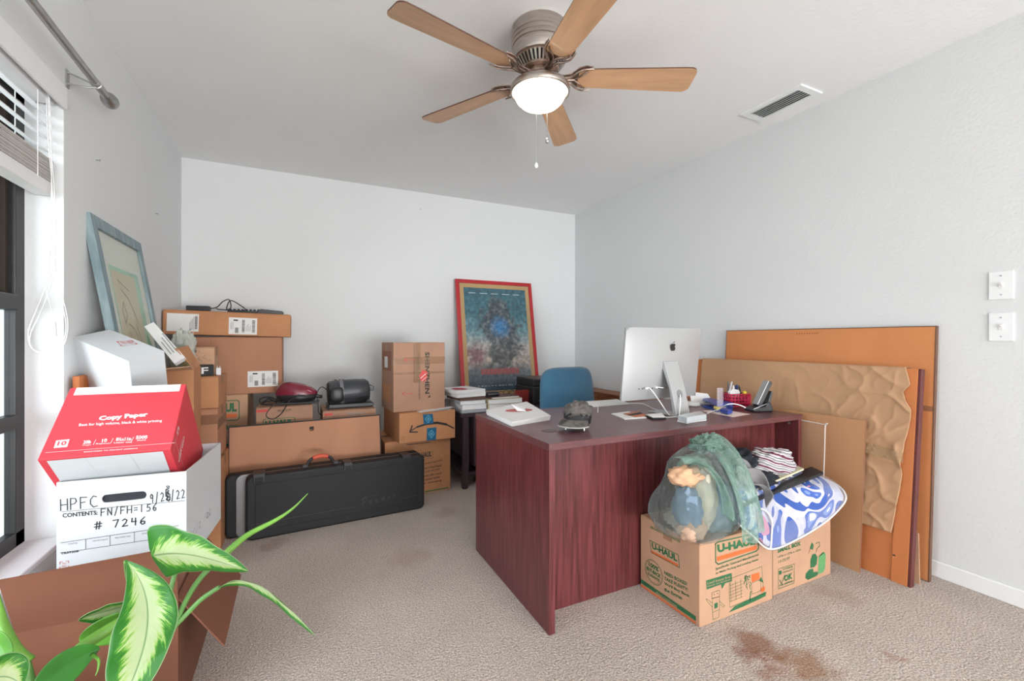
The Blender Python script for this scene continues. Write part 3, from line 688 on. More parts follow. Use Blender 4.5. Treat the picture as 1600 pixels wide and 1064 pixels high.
pk = Print(bk); pk.text('F', .02, .012, .05, .046, M_label, bold=.02); pk.done({'label_paper': 'letter'})
wc = thing('plug_adapter', 'tiny white plug adapter behind the black box', 'adapter', place(-.395, 2.84, .909))
obj('body', G().box((0, 0, 0), (.022, .02, .04)), M_pw, wc, bevel=.003); 
obj('prong', G().box((.004, .006, .04), (.006, .012, .052)).box((.016, .006, .04), (.018, .012, .052)), M_steel, wc)

# ---- picture leaning on the left wall and what carries it
M_bf = mat('blue_frame', '#95a6aa', .6, vs=5, stretch=(6, 6, 1.0), col2='#6a8288', bump=.2, bs=60)
TL = Vector((XL+.012, 2.36, 1.617)); BLx = Vector((-.612, 2.36, .72))
pf = thing('framed_picture', 'blue distressed wood framed picture leaning against the left wall', 'picture', frame(BLx, (0, 1, 0), TL-BLx))
W_, H_ = .645, (TL-BLx).length; fw = .052
def frameparts(t, W_, H_, fw, m, dep=.022, name='frame_rail'):
    for q in ([(0, 0), (W_, 0), (W_-fw, fw), (fw, fw)], [(W_, 0), (W_, H_), (W_-fw, H_-fw), (W_-fw, fw)], [(W_, H_), (0, H_), (fw, H_-fw), (W_-fw, H_-fw)], [(0, H_), (0, 0), (fw, fw), (fw, H_-fw)]):
        obj(name, G().prism(q, 0, dep), m, t, bevel=.003)
frameparts(pf, W_, H_, fw, M_bf, .03)
obj('mat_board', G().box((fw*.9, .014, fw*.9), (W_-fw*.9, .018, H_-fw*.9)), mat('cream_mat', '#eeeae0', .8, var=.02), pf)
M_art = mat('art_paper', '#e6d9c0', .8, vs=3, col2='#dac9a8')
ap = Print(pf, Matrix.Translation((0, .014, 0)), .001)
ap.rect(.13, .1, .52, H_-.19, mat('art_mint', '#b4dcc4', .8, var=.12, vs=9)); ap.rect(.14, .1, .455, H_-.21, M_art, lift=.0004)
ap.rect(.14, .1, .455, .33, mat('art_ochre', '#c79a68', .8, var=.1, vs=9), lift=.0008)
ap.flat([(.45, .1), (.52, .1), (.535, .36), (.48, .42), (.455, .3)], mat('art_green', '#7cc096', .8, var=.2, vs=30), lift=.0012)
sk = mat('art_pencil', '#6b6a66', .8, var=.2, vs=40)
for pts in ([(.22, .62), (.30, .58), (.36, .5), (.37, .47)], [(.19, .52), (.22, .56), (.24, .5), (.2, .46), (.19, .52)], [(.24, .46), (.3, .44), (.33, .4)], [(.34, .46), (.38, .36), (.4, .24), (.42, .14)],
            [(.23, .42), (.25, .33), (.3, .26), (.33, .2), (.34, .12)], [(.28, .36), (.3, .3), (.36, .3), (.4, .33)], [(.2, .66), (.26, .64), (.33, .62)], [(.26, .22), (.3, .15), (.29, .11)], [(.36, .24), (.4, .2), (.45, .22)]):
    ap.line(pts, .004, sk, lift=.002)
ap.done({'art_mint': 'painted_border', 'art_paper': 'painting', 'art_ochre': 'painted_ground', 'art_green': 'painted_foliage', 'art_pencil': 'drawn_lines'})
obj('glazing', G().box((fw, .0065, fw), (W_-fw, .0085, H_-fw)), film('picture_glass', '#f2f6f4', .03, .03, 0, edge=.1), pf)
ob = thing('wooden_board', 'orange wooden board standing upright by the left wall under the picture', 'board', place(-.755, 2.2, 0))
obj('board', G().box((0, 0, 0), (.02, .13, .962)), mat('orange_wood', '#c9753f', .6, var=.1, vs=6, stretch=(6, 6, .6)), ob, bevel=.002)
hc_ = carton('brown carton by the left wall that the blue picture stands on', place(-.75, 2.585, 0), .14, .155, .715, M_kraft)
hc2 = carton('slim brown carton behind the narrow stack under the blue picture', place(-.75, 2.76, 0), .14, .3, .715, M_kraft)

# ---- back row left: long box, upright carton, two printed cartons
def uhaul_logo(p, x0, z0, x1, z1, lean=0):
    w = x1-x0; h = z1-z0; r = .08*h
    def rr_(a, b, c, d, r): 
        out = []
        for cx, cz, s in ((c-r, b+r, -90), (c-r, d-r, 0), (a+r, d-r, 90), (a+r, b+r, 180)):
            for k in range(4): out.append((cx+r*math.cos(R(s+30*k)), cz+r*math.sin(R(s+30*k))))
        return out
    p.line(rr_(x0, z0, x1, z1, .12*h), .035*h+.001, M_green, close=True)
    p.text('U-HAUL', x0+.06*w, z0+.42*h, x1-.06*w, z1-.12*h, M_green, bold=.06)
    p.rect(x0+.06*w, z0+.14*h, x1-.06*w, z0+.32*h, M_orange)
NMS = {'print_green': 'green_print', 'print_orange': 'orange_print', 'print_black': 'black_print', 'print_red': 'red_print', 'print_white': 'white_print'}
uL = carton('printed brown carton standing on the carpet under the carton tower in the left corner', place(-.62, 3.45, 0), .32, .42, .368, M_kraft3, 'carton tower in the left corner')
uM = carton('printed brown carton second from the bottom of the left corner tower', place(-.62, 3.45, .369), .32, .42, .368, M_kraft3, 'carton tower in the left corner')
for t in (uL, uM):
    p = Print(t); uhaul_logo(p, .05, .20, .27, .33); p.text('MOVING BOX', .06, .14, .26, .17, M_green); p.rect(0.0, .03, .32, .045, M_green); p.rect(0.0, .018, .32, .026, M_orange); p.done(NMS)
uT = carton('tall plain carton with a white shipping label in the left corner tower', place(-.62, 3.46, .738), .523, .38, .381, M_kraft, 'carton tower in the left corner')
t_ = Print(uT); a = t_.loc(387, 604); b = t_.loc(434.5, 578); shiplabel(uT, a[0], a[1], b[0], b[1], 5)
uT['label'] = 'tall plain carton with a white shipping label in the left corner tower'
g = G(); g.box((.11, -.0008, 0), (.1115, 0, .377)); g.box((.24, -.0008, 0), (.241, 0, .377)); obj('fold_crease', g, M_kraft4, uT)
lx = frame((-.762, 3.45, 1.137), (1, 0, -.024), (0, 0, 1))
lb = carton('long flat brown box lying on top of the left corner tower', lx, .716, .46, .155, M_kraft2)
t_ = Print(lb); a = t_.loc(260, 516); b = t_.loc(311, 490); shiplabel(lb, a[0], a[1], b[0], b[1], 1, plain=True)
a = t_.loc(357, 521); b = t_.loc(402, 496.5); shiplabel(lb, a[0], a[1], b[0], b[1], 2)
# black electronics on the long box
zt = lambda x: 1.137+.155-.024*(x+.762)+.0015
pa = thing('power_adapter', 'black power adapter with a cable on top of the long flat box', 'adapter', place(-.66, 3.55, zt(-.66), -2))
obj('brick', G().box((0, 0, 0), (.13, .06, .035)), M_black, pa, bevel=.005)
obj('cable', G().tube([(.13, .03, .02), (.17, .02, .03), (.2, .04, .07), (.235, .05, .085), (.25, .02, .03), (.22, .05, .02), (.24, .06, .08), (.3, .04, .05), (.33, .02, .012), (.2, -.02, .012), (.17, .0, .02)], .0035, 8), M_bcable, pa, smooth=True)
st = thing('power_strip', 'black studded strip lying along the long flat box', 'power strip', place(-.43, 3.56, zt(-.43), -1.4))
obj('strip', G().box((0, 0, 0), (.22, .045, .016)), M_black, st, bevel=.003)
for k in range(9): obj('stud', G().lathe([(.008, .016), (.008, .024), (.005, .028), (.001, .028)], 10, Matrix.Translation((.015+.024*k, .022, 0))), M_black if k % 3 else mat('navy_stud', '#2f3a55', .5), st)
kb = thing('router', 'flat black device at the right end of the long flat box', 'electronics', frame((-.262, 3.54, zt(-.262)), (1, 0, -.024), (0, 0, 1)))
obj('case', G().prism([(0, 0), (.17, 0), (.172, .02), (.16, .026), (.03, .034), (.015, .02)], 0, .09), M_black, kb, bevel=.003)

# ---- framed panel leaning behind the guitar case
TLp = Vector((-.363, 3.10, .584)); 
bp_ = thing('framed_picture', 'large picture turned to show its brown back and thin black edge behind the guitar case', 'picture', frame((-.363, 3.03, .0), (1, 0, .012), (0, .07, .584)))
pw, ph = .874, .588
obj('backing', G().box((.006, 0, .006), (pw-.006, .012, ph-.006)), M_kraft, bp_)
for a, b in (((0, -.002, 0), (.006, .022, ph)), ((pw-.006, -.002, 0), (pw, .022, ph)), ((.006, -.002, ph-.006), (pw-.006, .022, ph)), ((.006, -.002, 0), (pw-.006, .022, .006))): obj('black_edge', G().box(a, b), M_blackm, bp_)
p = Print(bp_); hx, hz = p.loc(487, 667.5)
obj('hanger', G().box((hx-.012, -.006, hz-.008), (hx+.012, 0, hz+.008)).tube([(hx-.008, -.004, hz-.006), (hx-.008, -.008, hz-.014), (hx+.008, -.008, hz-.014), (hx+.008, -.004, hz-.006)], .002, 6), M_blackm, bp_)

# ---- guitar case
Mg = place(-.255, 2.80, 0, 3.6)
gc = thing('guitar_case', 'long black hard guitar case standing on its side on the carpet', 'case', Mg)
gw, gh, gd = 1.005, .352, .072
def rrect(x0, z0, x1, z1, r, n=6):
    out = []
    for cx, cz, s in ((x1-r, z0+r, -90), (x1-r, z1-r, 0), (x0+r, z1-r, 90), (x0+r, z0+r, 180)):
        for k in range(n+1): out.append((cx+r*math.cos(R(s+90*k/n)), cz+r*math.sin(R(s+90*k/n))))
    return out
M_case = mat('case_shell', '#0d0d0f', .6, var=.08, vs=30, bump=.35, bs=260)
o = obj('lid_shell', G().prism(rrect(0, 0, gw, gh, .035), 0, gd), M_case, gc, bevel=.012, seg=3)
obj('lid_panel', G().prism(rrect(.045, .05, gw-.045, gh-.045, .02), -.004, 0.002), M_case, o, bevel=.0035)
obj('back_shell', G().prism(rrect(-.1, 0, gw, gh, .035), gd+.012, gd*2+.012), M_case, gc, bevel=.012, seg=3)
obj('valance', G().prism(rrect(-.045, .003, gw-.003, gh-.003, .033), gd-.002, gd+.014), mat('case_valance', '#8b8a8b', .35, .7), gc)
def px2(x, y): return Print(gc).loc(x, y)
a = px2(491, 709)
hx = (px2(478, 715)[0]+px2(527, 712)[0])/2
hd = obj('handle', G().tube([(hx-.075, .068, gh-.004), (hx-.066, .068, gh+.022), (hx-.045, .066, gh+.045), (hx, .066, gh+.052), (hx+.045, .066, gh+.045), (hx+.066, .068, gh+.022), (hx+.075, .068, gh-.004)], .009, 10), M_black, gc, smooth=True)
obj('handle_grip', G().tube([(hx-.042, .066, gh+.046), (hx, .066, gh+.054), (hx+.042, .066, gh+.046)], .0125, 12), mat('handle_orange', '#c8503a', .5), hd, smooth=True, label='orange handle grip')
for s in (-1, 1): obj('handle_mount', G().prism([(hx+s*.085-.02, gh-.004), (hx+s*.085+.02, gh-.004), (hx+s*.085+.012, gh+.016), (hx+s*.085-.012, gh+.016)], .05, .086), M_black, gc, bevel=.003)
for x, w_ in ((px2(405, 728)[0], .06), (px2(544, 710)[0], .05), (px2(635, 700)[0], .055)):
    lt = obj('latch', G().box((x-w_/2, -.004, gh-.035), (x+w_/2, .085, gh+.011)), M_black, gc, bevel=.004)
    obj('latch_plate', G().box((x-w_/3, -.007, gh-.03), (x+w_/3, -.003, gh-.008)), M_blackm, lt, bevel=.001)
M_emb = mat('embossed', '#3c3c3f', .35)
p = Print(gc, None, .0048)
p.linep([(392, 819), (555, 790)], .002, M_emb); p.linep([(628, 777), (649, 773)], .003, M_emb)
A = Vector(p.loc(566, 789)); B = Vector(p.loc(622, 776)); u_ = (B-A)/6; v_ = Vector((-u_.y, u_.x)).normalized()*.038
for i, c in enumerate('Fender'):
    for s_ in SF[c]: p.line([A+u_*(i+.85*x+.25*z)+v_*z*(1.1 if c == 'F' else .95) for x, z in s_], .0026, M_emb)
p.linep([(561, 783), (570, 775), (590, 772)], .002, M_emb)
p.done({'embossed': 'embossed_script'})

# ---- boxes behind with the two appliances
v1 = carton('brown printed carton under the dark red steam cleaner', frame((-.235, 3.2, 0), (1, 0, -.0), (0, 0, 1)), .325, .36, .672, M_kraft5, cat='box')
p = Print(v1); uhaul_logo(p, .04, .515, .22, .60); p.text('HEAVY DUTY', .12, .64, .2, .655, M_ink); p.rect(.0, .645, .07, .66, M_redp); p.done(NMS)
v2 = carton('low brown carton under the black cylindrical appliance', place(.15, 3.2, 0), .34, .36, .625, M_kraft5, cat='box')
p = Print(v2); p.text('FRAGILE', .16, .59, .26, .605, M_inkg); p.rect(.01, .595, .06, .61, M_redp); p.done({'print_grey': 'grey_print', 'print_red': 'red_print'})
M_burg = mat('burgundy_plastic', '#7c2034', .25, var=.1, vs=6, coat=.4)
rm = thing('steam_cleaner', 'dark red and black cord appliance lying on the carton', 'appliance', place(-.065, 3.33, .6735, -6))
def shell(c, rx, ry, rz, cut, e=.8, n=40, m=14, nose=.25):
    g = G(); vs = []
    for j in range(m+1):
        ph = math.pi/2*j/m
        for i in range(n):
            th = 2*math.pi*i/n; x = math.cos(th); y = math.sin(th)
            rr_ = abs(math.cos(ph))**e; zz = math.sin(ph)
            X = rx*x*rr_; Zq = rz*zz*(1-nose*(x*rr_)); vs.append((c[0]+X, c[1]+ry*y*rr_, c[2]+Zq))
    fs = [(j*n+i, j*n+(i+1) % n, (j+1)*n+(i+1) % n, (j+1)*n+i) for j in range(m) for i in range(n)] + [list(range(n-1, -1, -1))]
    return g.add(vs, fs)
obj('upper_shell', shell((.06, 0, .062), .13, .075, .078, 0, nose=.3), M_burg, rm, smooth=True, sharp=60)
obj('lower_shell', G().blob((.06, -.004, .045), (.125, .078, .05), .05, 2, 2, flat=.001), M_black, rm, smooth=True)
obj('base_plate', G().prism(rrect(-.05, 0, .2, .014, .006), -.06, .06), M_black, rm, bevel=.003)
obj('trim_band', G().tube([(.10, -.055, .1), (.14, -.05, .085), (.17, -.035, .065)], .004, 8), mat('pink_trim', '#c98a94', .4), rm, smooth=True)
for k in range(3): obj('button', G().tube([(.09+.018*k, -.03, .118-.004*k), (.09+.018*k, -.031, .126-.004*k)], .006, 12), M_burg, rm, smooth=True, sharp=40)
obj('nozzle', G().tube([(.17, 0, .05), (.2, 0, .04), (.215, -.005, .04)], .012, 10), M_black, rm, smooth=True)
obj('power_cord', G().tube([(-.05, -.02, .02), (-.1, -.05, .03), (-.14, -.03, .012), (-.11, .02, .035), (-.05, -.07, .012), (-.13, -.075, .012), (-.15, -.05, .045), (-.1, -.02, .05), (-.04, -.06, .03)], .0045, 8), M_bcable, rm, smooth=True)
obj('power_cord', G().tube([(.0, -.1, .03), (-.06, -.137, .01), (-.1, -.14, -.05), (-.06, -.14, -.075), (-.01, -.14, -.04), (.03, -.14, .03), (.07, -.09, .06)], .003, 8), M_bcable, rm, smooth=True)
bm_ = thing('black_appliance', 'black ribbed cylindrical appliance with a grey band and handle on the right carton', 'appliance', place(.19, 3.36, .627, 0))
M_dg = mat('dark_grey_plastic', '#3d3f43', .4, var=.06, vs=10)
prof = [(0.02, .0), (.07, .0), (.088, .01), (.094, .03), (.095, .1), (.094, .19), (.088, .25), (.07, .275), (.045, .28), (.001, .28)]
T = Matrix.Translation((-.0, 0, .09)) @ Matrix.Rotation(R(6), 4, 'Y') @ Matrix.Rotation(R(90), 4, 'Y')
T = Matrix.Translation((.0, 0, .098)) @ Matrix.Rotation(R(87), 4, 'Y') @ Matrix.Diagonal((.92, 1, 1, 1))
obj('drum', G().lathe(prof, 40, T), M_dg, bm_, smooth=True, sharp=40)
obj('band', G().lathe([(.09, .075), (.0975, .078), (.0975, .1), (.09, .103)], 40, T), mat('grey_band', '#77787c', .35), bm_, smooth=True, sharp=30)
obj('front_cap', G().lathe([(.05, -.006), (.075, -.003), (.085, .008), (.08, .012), (.05, .01)], 32, T), M_black, bm_, smooth=True, sharp=40)
obj('front_window', G().blob((.055, -.075, .095), (.05, .03, .055), .0, 2, e=.7), M_black, bm_, smooth=True)
obj('base', G().prism(rrect(-.01, 0, .3, .03, .012), -.08, .08), M_black, bm_, bevel=.006)
for z, y in ((.05, -.083), (.065, -.088)): obj('rib', G().tube([(.02, y, z), (.27, y, z+.006)], .004, 8), M_black, bm_, smooth=True)
obj('rear_latch', G().prism([(.27, .1), (.31, .11), (.31, .135), (.285, .15), (.265, .145)], -.02, .02), M_dg, bm_, bevel=.004)
for x in (.05, .08, .1): obj('top_clip', G().box((x-.008, -.02, .185), (x+.008, .02, .194)), M_dg, bm_, bevel=.003)
obj('power_cord', G().tube([(-.0, -.02, .12), (-.04, -.04, .15), (-.07, -.05, .11), (-.065, -.06, .04), (-.06, -.1, -.02), (-.03, -.13, -.03), (.0, -.12, .01), (.0, -.08, .03)], .0032, 8), M_bcable, bm_, smooth=True)

# ---- middle stack
uB = carton('large printed brown carton at the bottom of the stack beside the side table', place(.54, 3.13, 0, 2), .475, .45, .392, M_kraft2, 'stack beside the side table', cat='box')
p = Print(uB)
p.text3('U-HAUL', (652, 716), (674, 712), (652, 707.5), M_ink, bold=.04); p.linep([(648, 719), (677, 714), (677, 704), (648, 708)], .002, M_green, close=True)
for k, s in enumerate(('Use U-Haul boxes', 'to pack and stack', 'from the most', 'trusted name', 'in moving')): p.text3(s, (661, 733+k*6), (690-(k % 2)*3, 727.5+k*6), (661, 729+k*6), M_ink, bold=.01)
p.text3('moving.com', (664, 726), (691, 720), (664, 721.5), M_ink, bold=.0)
p.linep([(664, 767), (700, 761)], .008, M_green); p.linep([(636, 694), (672, 690)], .004, M_ink)
p.done(NMS)
az = carton('carton with a black curved arrow and blue tape in the middle of its stack', place(.622, 3.05, .393, 3), .405, .46, .205, M_kraft2, 'stack beside the side table', tape=False)
p = Print(az)
M_bt = mat('blue_tape', '#1c5f83', .4, var=.15, vs=60); M_bt2 = mat('blue_tape_mark', '#7fc8d8', .4)
pts = [(640, 673), (652, 666), (668, 661), (683, 659.5), (697, 662), (709, 668)]
for i, (a, b) in enumerate(zip(pts, pts[1:])):
    wv = (.007, .013, .017, .016, .010)[i]; p.linep([a, b], wv, M_ink)
p.linep([(644, 664), (640.5, 674), (652, 674)], .009, M_ink)
for q in ([(660.5, 646.5), (676, 645.5), (677.5, 660), (662, 662)], [(667, 668), (682, 666.5), (681, 686), (666.5, 687.5)]):
    p.polyp(q, M_bt, lift=.0006)
    cx = sum(a[0] for a in q)/4; cy = sum(a[1] for a in q)/4
    p.linep([(cx, cy-6), (cx+4.5, cy), (cx, cy+6), (cx-4.5, cy)], .003, M_bt2, lift=.0012, close=True); p.linep([(cx, cy-2), (cx+1.5, cy), (cx, cy+2), (cx-1.5, cy)], .003, M_bt2, lift=.0012, close=True)
for x in (628.5, 631.5): p.linep([(x, 682), (x, 689)], .0015, M_ink)
p.linep([(627.5, 681.5), (632.5, 681)], .0015, M_ink); p.done({'print_black': 'arrow_print', 'blue_tape': 'blue_tape', 'blue_tape_mark': 'tape_mark'})
sz = carton('taped carton with red arrows and a torn red sticker on top of its stack', frame((.592, 3.10, .600), (1, .05, .0), (-.012, 0, 1)), .372, .36, .482, M_kraft5, 'stack beside the side table')
p = Print(sz, None, .0022)
for x, y in ((634, 561), (631, 614)): p.linep([(x+14, y), (x-3, y)], .003, M_redp); p.linep([(x+3, y-4), (x-3, y), (x+3, y+4)], .003, M_redp)
v_, f_ = text_geo('SHENZHEN', .03); x0, z1 = p.loc(664, 549); x1, z0 = p.loc(671, 614)
p.g_(M_ink).add([(x1-(x1-x0)*(1-b), -.001, z1-(z1-z0)*a) for a, b in v_], f_)
for k, (x, y0, y1) in enumerate(((652, 551, 577), (654, 592, 623), (648, 568, 588))):
    v_, f_ = text_geo('MADE IN CHINA 2500 PCS', .0); x0, z1 = p.loc(x, y0); x1, z0 = p.loc(x+2.5, y1); p.g_(M_ink if k < 2 else M_inkg).add([(x1-(x1-x0)*(1-b), -.001, z1-(z1-z0)*a) for a, b in v_], f_)
p.polyp([(655, 586), (660, 577), (667, 579), (667, 590), (662, 596), (657, 594)], mat('red_sticker', '#d8433c', .35), lift=.001)
p.linep([(657, 590), (665, 583)], .004, M_pw, lift=.0016); p.linep([(659, 594), (666, 588)], .003, M_pw, lift=.0016)
p.polyp([(668, 620), (672, 616), (672, 620)], M_ink)
p.done({'print_red': 'red_arrow', 'print_black': 'black_lettering', 'print_grey': 'grey_lettering', 'red_sticker': 'torn_sticker', 'print_white': 'sticker_tear'})
g = G(); g.box((0, -.0015, .33), (.372, -.0008, .38)); g.box((.14, -.0015, .2), (.19, -.0008, .482)); g.box((0, -.0015, .26), (.372, -.0008, .275)); obj('tape', g, M_tape, sz)
Ls = Print(sz, leftf(.36)); Ls.rect(.04, .28, .3, .42, M_kraft4); Ls.rect(.1, .3, .2, .38, M_label, lift=.0005); Ls.rect(.05, .06, .28, .18, M_kraft2); Ls.done({'kraft_red_brown': 'torn_patch', 'label_paper': 'torn_label', 'kraft_orange': 'bare_patch'})
wp = thing('loose_papers', 'loose white papers sticking out of the carton with the curved arrow', 'paper', place(.76, 3.03, .5995, 10))
obj('sheet', G().box((0, 0, 0), (.24, .06, .0015)), M_paper, wp); obj('sheet', G().add([(.02, -.01, .0018), (.27, .0, .012), (.27, .07, .012), (.02, .07, .0018)], [(0, 1, 2, 3)]), M_pw, wp)
# ================================================================= SIDE TABLE AND POSTER
M_dk = mat('dark_wood', '#33262a', .45, vs=8, stretch=(8, 8, .8), col2='#46343a')
tb = thing('side_table', 'dark wooden side table between the desk and the carton stack', 'table', place(1.075, 3.08, 0))
tw, td, tz = 1.15, .85, .56
obj('tabletop', G().box((0, 0, tz-.028), (tw, td, tz)), M_dk, tb, bevel=.004)
for x in (.02, tw-.06):
    for y in (.015, td-.06):
        obj('leg', G().prism([(x, 0), (x+.035, 0), (x+.04, .06), (x+.048, .2), (x+.045, tz-.028), (x, tz-.028), (x+.002, .2), (x-.004, .05)], y, y+.04), M_dk, tb, bevel=.003)
obj('drawer_case', G().box((.11, .02, .16), (.55, td-.05, tz-.03)), M_dk, tb, bevel=.003)
dr = obj('drawer_front', G().box((.125, .01, .2), (.535, .021, tz-.06)), M_dk, tb, bevel=.004)
obj('knob', G().lathe([(.004, 0), (.012, .01), (.014, .018), (.001, .024)], 14, Matrix.Translation((.33, .01, .36)) @ Matrix.Rotation(R(90), 4, 'X')), M_nickd, dr, smooth=True)
obj('lower_shelf', G().box((.02, .02, .1), (tw-.03, td-.03, .118)), M_dk, tb)
pw, ph = .795, 1.125
po = thing('framed_poster', 'red framed film poster leaning against the back wall behind the side table', 'picture', frame((1.318, 3.745, tz+.001), (1, 0, 0), (0, .19, 1.11)))
M_rf = mat('red_frame', '#b5282f', .35, var=.06, vs=6)
frameparts(po, pw, ph, .035, M_rf, .03)
M_gold = mat('gold_mat', '#cfa468', .6, var=.04)
fw = .034
obj('mat_board', G().box((fw, .008, fw), (pw-fw, .012, ph-fw)), M_gold, po)
mp_ = bpy.data.materials.new('abstract_poster'); mp_.use_nodes = True; nt = mp_.node_tree; N = nt.nodes; L = nt.links; b = N['Principled BSDF']; b.inputs['Roughness'].default_value = .35
tc = N.new('ShaderNodeTexCoord'); sx = N.new('ShaderNodeSeparateXYZ'); L.new(tc.outputs['Object'], sx.inputs[0])
n1 = N.new('ShaderNodeTexNoise'); n1.inputs['Scale'].default_value = 7; n1.inputs['Detail'].default_value = 6; n1.inputs['Distortion'].default_value = .8; L.new(tc.outputs['Object'], n1.inputs[0])
def mth(op, a, b=None, c=None, clamp=False):
    m = N.new('ShaderNodeMath'); m.operation = op; m.use_clamp = clamp
    for i, v in enumerate((a, b, c)):
        if v is None: continue
        if isinstance(v, (int, float)): m.inputs[i].default_value = v
        else: L.new(v, m.inputs[i])
    return m.outputs[0]
vz = mth('DIVIDE', sx.outputs['Z'], ph); vz = mth('MULTIPLY_ADD', n1.outputs[0], .14, mth('SUBTRACT', vz, .07))
cr = N.new('ShaderNodeValToRGB'); L.new(vz, cr.inputs[0]); e = cr.color_ramp.elements
e[0].position = .06; e[0].color = lin('#2a4358'); e[1].position = .98; e[1].color = lin('#2f5f6c')
for p_, c_ in ((.16, '#59646e'), (.24, '#7e7f80'), (.32, '#cdb7a6'), (.44, '#c4b9b2'), (.55, '#7ba0a8'), (.72, '#3f7480')):
    q = e.new(p_); q.color = lin(c_)
# vague dark rocks either side of a light gap
n2 = N.new('ShaderNodeTexNoise'); n2.inputs['Scale'].default_value = 5; n2.inputs['Detail'].default_value = 7; n2.inputs['Distortion'].default_value = 1.2; L.new(tc.outputs['Object'], n2.inputs[0])
dx = mth('ABSOLUTE', mth('SUBTRACT', sx.outputs['X'], pw*.52)); dz_ = mth('ABSOLUTE', mth('SUBTRACT', sx.outputs['Z'], ph*.56))
dd = mth('ADD', mth('MULTIPLY', dx, 2.5), mth('MULTIPLY', mth('POWER', dz_, 2), 4.5)); msk = mth('SUBTRACT', 1.62, mth('ADD', dd, mth('MULTIPLY', n2.outputs[0], 2.0)))
msk = mth('MULTIPLY', msk, 4, clamp=True)
n3 = N.new('ShaderNodeTexNoise'); n3.inputs['Scale'].default_value = 22; n3.inputs['Detail'].default_value = 5; L.new(tc.outputs['Object'], n3.inputs[0])
cr2 = N.new('ShaderNodeValToRGB'); L.new(n3.outputs[0], cr2.inputs[0]); e = cr2.color_ramp.elements
e[0].position = .36; e[0].color = lin('#2b3036'); e[1].position = .7; e[1].color = lin('#98908a'); q = e.new(.52); q.color = lin('#575a5e')
mx = N.new('ShaderNodeMix'); mx.data_type = 'RGBA'; L.new(mth('MULTIPLY', msk, .85), mx.inputs[0]); L.new(cr.outputs[0], mx.inputs[6]); L.new(cr2.outputs[0], mx.inputs[7])
vd = N.new('ShaderNodeVectorMath'); vd.operation = 'DISTANCE'; L.new(tc.outputs['Object'], vd.inputs[0]); vd.inputs[1].default_value = (pw*.53, 0, ph*.60)
bl_ = N.new('ShaderNodeMapRange'); L.new(mth('MULTIPLY_ADD', n3.outputs[0], .06, vd.outputs['Value']), bl_.inputs[0]); bl_.inputs[1].default_value = .03; bl_.inputs[2].default_value = .15; bl_.inputs[3].default_value = .95; bl_.inputs[4].default_value = 0
mx2 = N.new('ShaderNodeMix'); mx2.data_type = 'RGBA'; L.new(bl_.outputs[0], mx2.inputs[0]); L.new(mx.outputs[2], mx2.inputs[6]); mx2.inputs[7].default_value = lin('#3f9be0')
vr_ = N.new('ShaderNodeVectorMath'); vr_.operation = 'DISTANCE'; L.new(tc.outputs['Object'], vr_.inputs[0]); vr_.inputs[1].default_value = (pw*.2, 0, ph*.36)
rd_ = N.new('ShaderNodeMapRange'); L.new(mth('MULTIPLY_ADD', n3.outputs[0], .25, vr_.outputs['Value']), rd_.inputs[0]); rd_.inputs[1].default_value = .17; rd_.inputs[2].default_value = .24; rd_.inputs[3].default_value = .8; rd_.inputs[4].default_value = 0
mx3 = N.new('ShaderNodeMix'); mx3.data_type = 'RGBA'; L.new(rd_.outputs[0], mx3.inputs[0]); L.new(mx2.outputs[2], mx3.inputs[6]); mx3.inputs[7].default_value = lin('#8c4a55')
n4 = N.new('ShaderNodeTexNoise'); n4.inputs['Scale'].default_value = 30; n4.inputs['Detail'].default_value = 6; L.new(tc.outputs['Object'], n4.inputs[0])
cr4 = N.new('ShaderNodeValToRGB'); L.new(n4.outputs[0], cr4.inputs[0]); cr4.color_ramp.elements[0].position = .4; cr4.color_ramp.elements[0].color = (.72, .72, .74, 1); cr4.color_ramp.elements[1].position = .66; cr4.color_ramp.elements[1].color = (1.45, 1.4, 1.35, 1)
mx4 = N.new('ShaderNodeMix'); mx4.data_type = 'RGBA'; mx4.blend_type = 'MULTIPLY'; mx4.inputs[0].default_value = 1; L.new(mx3.outputs[2], mx4.inputs[6]); L.new(cr4.outputs[0], mx4.inputs[7])
L.new(mx4.outputs[2], b.inputs['Base Color'])
pi = .075
obj('poster_sheet', G().box((pi, .0068, pi), (pw-pi, .0075, ph-pi)), mp_, po)
pp = Print(po, Matrix.Translation((0, .0068, 0)), .0006)
M_pp = mat('poster_print', '#d5dfe2', .5); M_pr = mat('poster_red', '#c55a55', .5, var=.1, vs=60)
for k in range(5): x = .12+.115*k; pp.rect(x, ph-.13, x+.07+.01*(k % 2), ph-.124, M_pp)
rr = random.Random(5)
x = .2
while x < .58: wv = rr.uniform(.014, .03); pp.rect(x, .225, x+wv, .28, M_pr); x += wv+.006
for k in range(14): x = .16+.034*k; pp.rect(x, .118, x+rr.uniform(.012, .028), .123, M_pp)
for r_ in range(4):
    for k in range(16): x = .15+.031*k; pp.rect(x, .15+.014*r_, x+rr.uniform(.008, .024), .153+.014*r_, M_inkg)
pp.done({'poster_print': 'small_lettering', 'poster_red': 'red_bars', 'print_grey': 'credit_lines'})
obj('glazing', G().box((.035, .0035, .035), (pw-.035, .0048, ph-.035)), film('poster_glass', '#eef2f4', .02, .03, 0, edge=.05), po)

